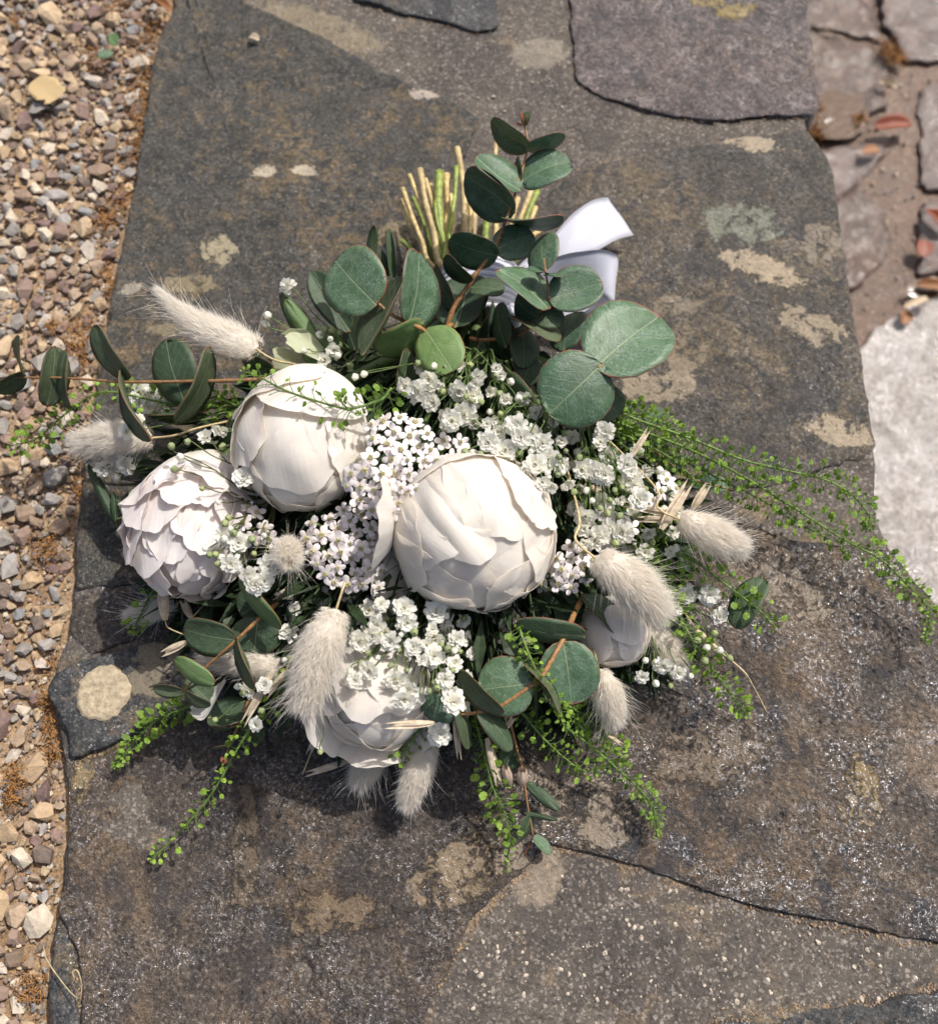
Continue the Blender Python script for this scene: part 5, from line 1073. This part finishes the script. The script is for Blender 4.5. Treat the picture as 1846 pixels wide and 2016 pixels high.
for i, (pth, zz) in enumerate((([(1130, 960), (1170, 1030), (1230, 1080), (1290, 1130)], [.055, .045]), ([(1160, 880), (1200, 940), (1270, 1000), (1320, 1060)], [.05, .045]), ([(1200, 1000), (1260, 1060), (1300, 1100), (1345, 1200)], [.045, .035]), ([(1210, 850), (1260, 870), (1330, 910), (1380, 960)], [.05, .035]),
                      ([(1100, 1380), (1150, 1410), (1190, 1450), (1230, 1500)], [.04, .022]), ([(1000, 1300), (1060, 1330), (1110, 1390), (1150, 1440)], [.045, .034]))):
    cress(['pepper grass filling beside the right yarrow', 'pepper grass filling under the right flowers', 'pepper grass filling above the drooping sprig', 'pepper grass filling at the root of the long sprigs', 'pepper grass filling beside the hanging bunny tail', 'pepper grass filling under the round leaves'][i], pth, zz, 0.9, 0.15, 14, 26)
PODS.sort(key=lambda q: -q[0])
rem = {}
for i, (s, root, mw) in enumerate(PODS):
    if i < 296: link('seed_pod', PD[0][0], None, root, mw)
    else: rem.setdefault(root.name, (root, MB()))[1].add(PD[0][1], PD[0][2], mw)
for root, m_ in rem.values(): link('seed_pods', m_.mesh('seed_pods', False), M['pod'], root, kind='stuff')

# ---- dry oat husks
def oat(label, k, items):
    root = None
    for (b, t, w_, z0, z1, tail) in items:
        B, T = D(*cp(k, *b), z0), D(*cp(k, *t), z1)
        if root is None: root = empty('oat_spike', B, bq, label); st = MB()
        ax = T - B; L = ax.length; an = ax.normalized(); mid = (B + T) / 2; W = cw(k, w_) / 2 / ppm(mid); X = an.cross((CAM - mid).normalized()).normalized(); Nn = X.cross(an)
        m_ = MB()
        for (o, sc, sp_) in ((-1, 1.0, 0.32), (1, 0.96, 0.32), (0, 0.82, 0.0)):
            def fn(u, v, o=o, sc=sc, sp_=sp_):
                uu = 2 * u - 1; pr = math.sin(math.pi * min(1, 0.05 + v * 0.95)) ** 0.75 * (1 - 0.45 * v)
                c = B + an * (L * sc * v) + X * (o * W * sp_ * (0.6 + 1.0 * v)); return c + X * (uu * W * 0.62 * pr) + Nn * ((1 - uu * uu) * W * 0.5 * pr * (1 if o >= 0 else -0.4) + 0.02 * W * math.sin(uu * 14))
            m_.grid(fn, 7, 12)
        link('husk', m_.mesh('husk'), M['oat'], root)
        if tail:
            st.tube(smooth([B] + [D(*cp(k, x, y), q) for x, y, q in tail], 5), 0.00038, 4)
    st.tube([B, B.lerp(TIE, 0.4) - Vector((0, 0, .01))], 0.0004, 4); link('stem', st.mesh('stem'), M['straw'], root)
oat('pair of pale dry oat husks beside the right bunny tail', 5, [((570, 640), (708, 412), 62, .066, .072, None), ((640, 572), (375, 518), 46, .066, .062, None), ((640, 588), (450, 595), 40, .064, .06, None), ((715, 545), (792, 425), 48, .06, .066, None), ((435, 305), (517, 172), 34, .066, .07, [(380, 420, .06)]), ((240, 440), (300, 470), 40, .06, .06, None)])
oat('dry oat husk with a long awn at the lower right', 8, [((1210, 400), (1395, 570), 62, .040, .030, None)])
aw = MB(); aw.tube(smooth([D(*cp(8, x, y), z) for x, y, z in ((1340, 520, .032), (1480, 640, .028), (1540, 730, .024), (1620, 885, .014))], 6), [0.0006] * 8 + [0.00035] * 11, 4); link('awn', aw.mesh('awn'), M['straw'], [o for o in bpy.data.objects if o.name.startswith('oat_spike')][-1])
oat('plump oat husk hanging below the ruffled peony', 2, [((425, 832), (402, 590), 84, .036, .044, [(445, 880, .034), (545, 925, .034)]), ((560, 968), (392, 1052), 62, .034, .03, None), ((590, 820), (530, 700), 60, .03, .034, None)])
oat('crossed oat husks at the lower left beside the long bunny tail', 2, [((1105, 1148), (905, 1505), 62, .058, .050, None), ((1185, 1150), (1050, 1330), 50, .056, .05, [(1230, 1050, .05)])])
oat('flat oat husk lying across the bottom peony', 7, [((735, 865), (410, 885), 62, .072, .074, None), ((862, 835), (895, 1105), 46, .06, .048, None), ((1065, 960), (1150, 1280), 72, .036, .028, None), ((1190, 900), (1240, 820), 40, .05, .05, None)])
oat('dim oat husks in the shade at the bottom left', 6, [((1610, 1095), (1290, 1195), 52, .016, .014, None), ((1410, 880), (1318, 1080), 50, .026, .02, [(1290, 1190, .014)])])
oat('small oat husk tip at the lower right under the hanging tail', 8, [((685, 1005), (780, 1068), 30, .022, .016, None)])
# fallen blush petal hanging at the lower left
cpt = MB()
def fnp(u, v):
    p = D(*cp(2, 590 + 220 * v, 1405 - 190 * v + 60 * math.sin(math.pi * v)), .034 + 0.008 * v); d = D(*cp(2, 600 + 220 * v, 1350 - 190 * v), .034) - p
    return p + d * ((u - 0.5) * 1.5 * math.sin(math.pi * (0.12 + 0.85 * v))) + Vector((0, 0, 0.004 * (2 * u - 1) ** 2))
cpt.grid(fnp, 8, 14); me = cpt.mesh('loose_petal'); me.uv_layers.new(name='UVMap'); link('loose_petal', me, M['petal_pink'], bq, label='loose blush petal curling at the lower left')

# ---- cut stems, binding and ribbon
cs = empty('cut_stems', TIE, bq, 'bundle of straw coloured and green cut stems at the top')
for (tx, ty, bx, by, w_, mt, z1) in ((188, 552, 330, 900, 30, 'cut_straw', .022), (195, 488, 350, 900, 26, 'cut_straw', .030), (232, 415, 400, 930, 22, 'cut_straw', .034), (290, 385, 400, 900, 34, 'cut_straw', .038), (318, 440, 430, 900, 26, 'cut_straw', .028),
        (395, 400, 400, 900, 46, 'cut_green', .030), (430, 415, 450, 900, 40, 'cut_straw', .026), (490, 270, 560, 900, 34, 'cut_straw', .034), (702, 215, 680, 900, 22, 'cut_straw', .028), (487, 370, 455, 800, 26, 'cut_green', .034), (890, 500, 760, 900, 30, 'cut_straw', .024),
        (925, 500, 790, 900, 34, 'cut_green', .022), (915, 590, 760, 930, 26, 'cut_straw', .026), (190, 772, 330, 930, 28, 'cut_green', .016), (520, 430, 520, 900, 34, 'cut_straw', .020), (600, 480, 570, 900, 34, 'cut_straw', .022), (640, 500, 640, 900, 40, 'cut_green', .024), (345, 470, 420, 900, 30, 'cut_straw', .020),
        (250, 540, 380, 900, 24, 'cut_green', .018), (560, 560, 540, 900, 26, 'cut_straw', .034), (990, 660, 860, 800, 30, 'cut_straw', .018), (455, 520, 470, 900, 24, 'cut_straw', .032), (700, 520, 690, 900, 34, 'cut_straw', .018), (370, 560, 430, 900, 22, 'cut_green', .036), (820, 540, 740, 900, 26, 'cut_straw', .026)):
    T, B = D(*cp(4, tx, ty), z1), D(*cp(4, bx, by), z1 * 0.5 + .012); E = TIE + (B - TIE) * 0.15; r = cw(4, w_) / 2 / ppm(T)
    m_ = MB(); pts = smooth([T, T.lerp(B, 0.35) + rv(0.0014), T.lerp(B, 0.7) + rv(0.0014), B, E], 5); m_.tube(pts, [r * (1 + 0.07 * math.sin(i * 1.3)) for i in range(len(pts))], 8)
    link('cut_stem', m_.mesh('cut_stem'), M[mt], cs)
def strip(m_, rows, uvs):
    """rows: list of (left point, right point)"""
    n = len(rows); nu = 9; b = len(m_.v)
    for lay in (0, 1):
        for j, (a, c) in enumerate(rows):
            t = (rows[min(j + 1, n - 1)][0] - rows[max(j - 1, 0)][0]); nn = t.cross(c - a).normalized() * 0.0003 * lay
            for i in range(nu): m_.v.append(a.lerp(c, i / (nu - 1)) + nn + Vector((0, 0, 0.0005 * math.sin(i * 0.9 + j * 0.4)))); uvs.append((i / (nu - 1), j / 10))
    o = n * nu
    for j in range(n - 1):
        for i in range(nu - 1):
            k = b + j * nu + i; m_.f.append((k, k + 1, k + nu + 1, k + nu)); m_.f.append((o + k, o + k + nu, o + k + nu + 1, o + k + 1)); m_.m += [0, 0]
        for i in (0, nu - 1):
            k = b + j * nu + i; m_.f.append((k, o + k, o + k + nu, k + nu)); m_.m.append(0)
    for j in (0, n - 1):
        for i in range(nu - 1):
            k = b + j * nu + i; m_.f.append((k, k + 1, o + k + 1, o + k)); m_.m.append(0)
def ribbon_piece(name, left, right, parent):
    l = smooth([D(*cp(4, x, y), z) for x, y, z in left], 8); r = smooth([D(*cp(4, x, y), z) for x, y, z in right], 8); m_ = MB(); uvs = []
    strip(m_, list(zip(l, r)), uvs); me = m_.mesh(name); uv = me.uv_layers.new(name='UVMap'); li = np.zeros(len(me.loops), dtype=np.int32); me.loops.foreach_get('vertex_index', li)
    uv.data.foreach_set('uv', np.array(uvs, dtype=np.float32)[li].ravel()); link(name, me, M['ribbon'], parent)
rb = empty('ribbon', D(*cp(4, 800, 1000), .03), bq, 'white satin ribbon tied round the stems with a loop and a cut tail')
ribbon_piece('ribbon_tail', [(760, 960, .030), (900, 840, .034), (1010, 745, .040), (1120, 620, .040), (1210, 560, .034), (1302, 538, .026)], [(860, 1080, .026), (990, 960, .028), (1100, 870, .030), (1230, 830, .026), (1340, 775, .018), (1442, 740, .010)], rb)
ribbon_piece('ribbon_loop', [(720, 980, .032), (860, 920, .040), (1000, 870, .046), (1140, 832, .052), (1250, 822, .054), (1330, 838, .050), (1358, 860, .040), (1350, 950, .024), (1290, 1040, .012), (1180, 1075, .008), (1000, 1080, .012), (800, 1090, .020)],
             [(690, 1110, .022), (860, 1090, .026), (1040, 1075, .030), (1160, 1070, .034), (1260, 1075, .036), (1320, 1100, .034), (1337, 1115, .026), (1300, 1130, .014), (1240, 1165, .006), (1130, 1185, .004), (980, 1190, .006), (800, 1180, .014)], rb)
ribbon_piece('ribbon_tail', [(650, 1080, .024), (700, 1020, .028), (760, 960, .032), (860, 900, .034)], [(655, 1200, .014), (740, 1150, .020), (830, 1120, .026), (900, 1080, .028)], rb)
wr = MB()
for k in range(9):
    a0 = k * 0.7; ring = [TIE + Vector((math.cos(a) * 0.022, 0.004 * (k - 4), math.sin(a) * 0.017)) for a in [i / 24 * 2 * math.pi for i in range(25)]]; wr.tube(ring, 0.0022, 5, cap=False)
link('binding', wr.mesh('binding'), M['ribbon'], rb)

# ---- mass of dark foliage and fine green inside the head
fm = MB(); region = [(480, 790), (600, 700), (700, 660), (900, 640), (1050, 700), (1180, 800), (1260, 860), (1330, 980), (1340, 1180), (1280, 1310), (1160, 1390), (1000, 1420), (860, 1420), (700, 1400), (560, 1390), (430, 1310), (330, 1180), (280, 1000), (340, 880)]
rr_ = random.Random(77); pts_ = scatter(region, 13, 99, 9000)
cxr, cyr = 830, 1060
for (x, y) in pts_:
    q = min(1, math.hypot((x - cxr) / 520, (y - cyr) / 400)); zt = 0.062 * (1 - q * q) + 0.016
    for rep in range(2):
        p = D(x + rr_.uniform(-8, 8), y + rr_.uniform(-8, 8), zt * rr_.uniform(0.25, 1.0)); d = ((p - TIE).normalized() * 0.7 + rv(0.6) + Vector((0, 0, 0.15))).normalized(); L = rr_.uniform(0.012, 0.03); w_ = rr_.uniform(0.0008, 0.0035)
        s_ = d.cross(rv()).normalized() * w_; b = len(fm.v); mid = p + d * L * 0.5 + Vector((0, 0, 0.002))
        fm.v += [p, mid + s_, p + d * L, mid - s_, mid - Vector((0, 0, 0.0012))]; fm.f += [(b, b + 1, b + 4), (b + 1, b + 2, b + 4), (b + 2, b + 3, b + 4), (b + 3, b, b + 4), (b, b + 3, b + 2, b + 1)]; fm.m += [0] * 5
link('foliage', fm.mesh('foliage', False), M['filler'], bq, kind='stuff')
fs = MB()
for (x, y) in scatter(region, 30, 55, 2500):
    q = min(1, math.hypot((x - cxr) / 520, (y - cyr) / 400)); p = D(x, y, 0.068 * (1 - q * q) + 0.012)
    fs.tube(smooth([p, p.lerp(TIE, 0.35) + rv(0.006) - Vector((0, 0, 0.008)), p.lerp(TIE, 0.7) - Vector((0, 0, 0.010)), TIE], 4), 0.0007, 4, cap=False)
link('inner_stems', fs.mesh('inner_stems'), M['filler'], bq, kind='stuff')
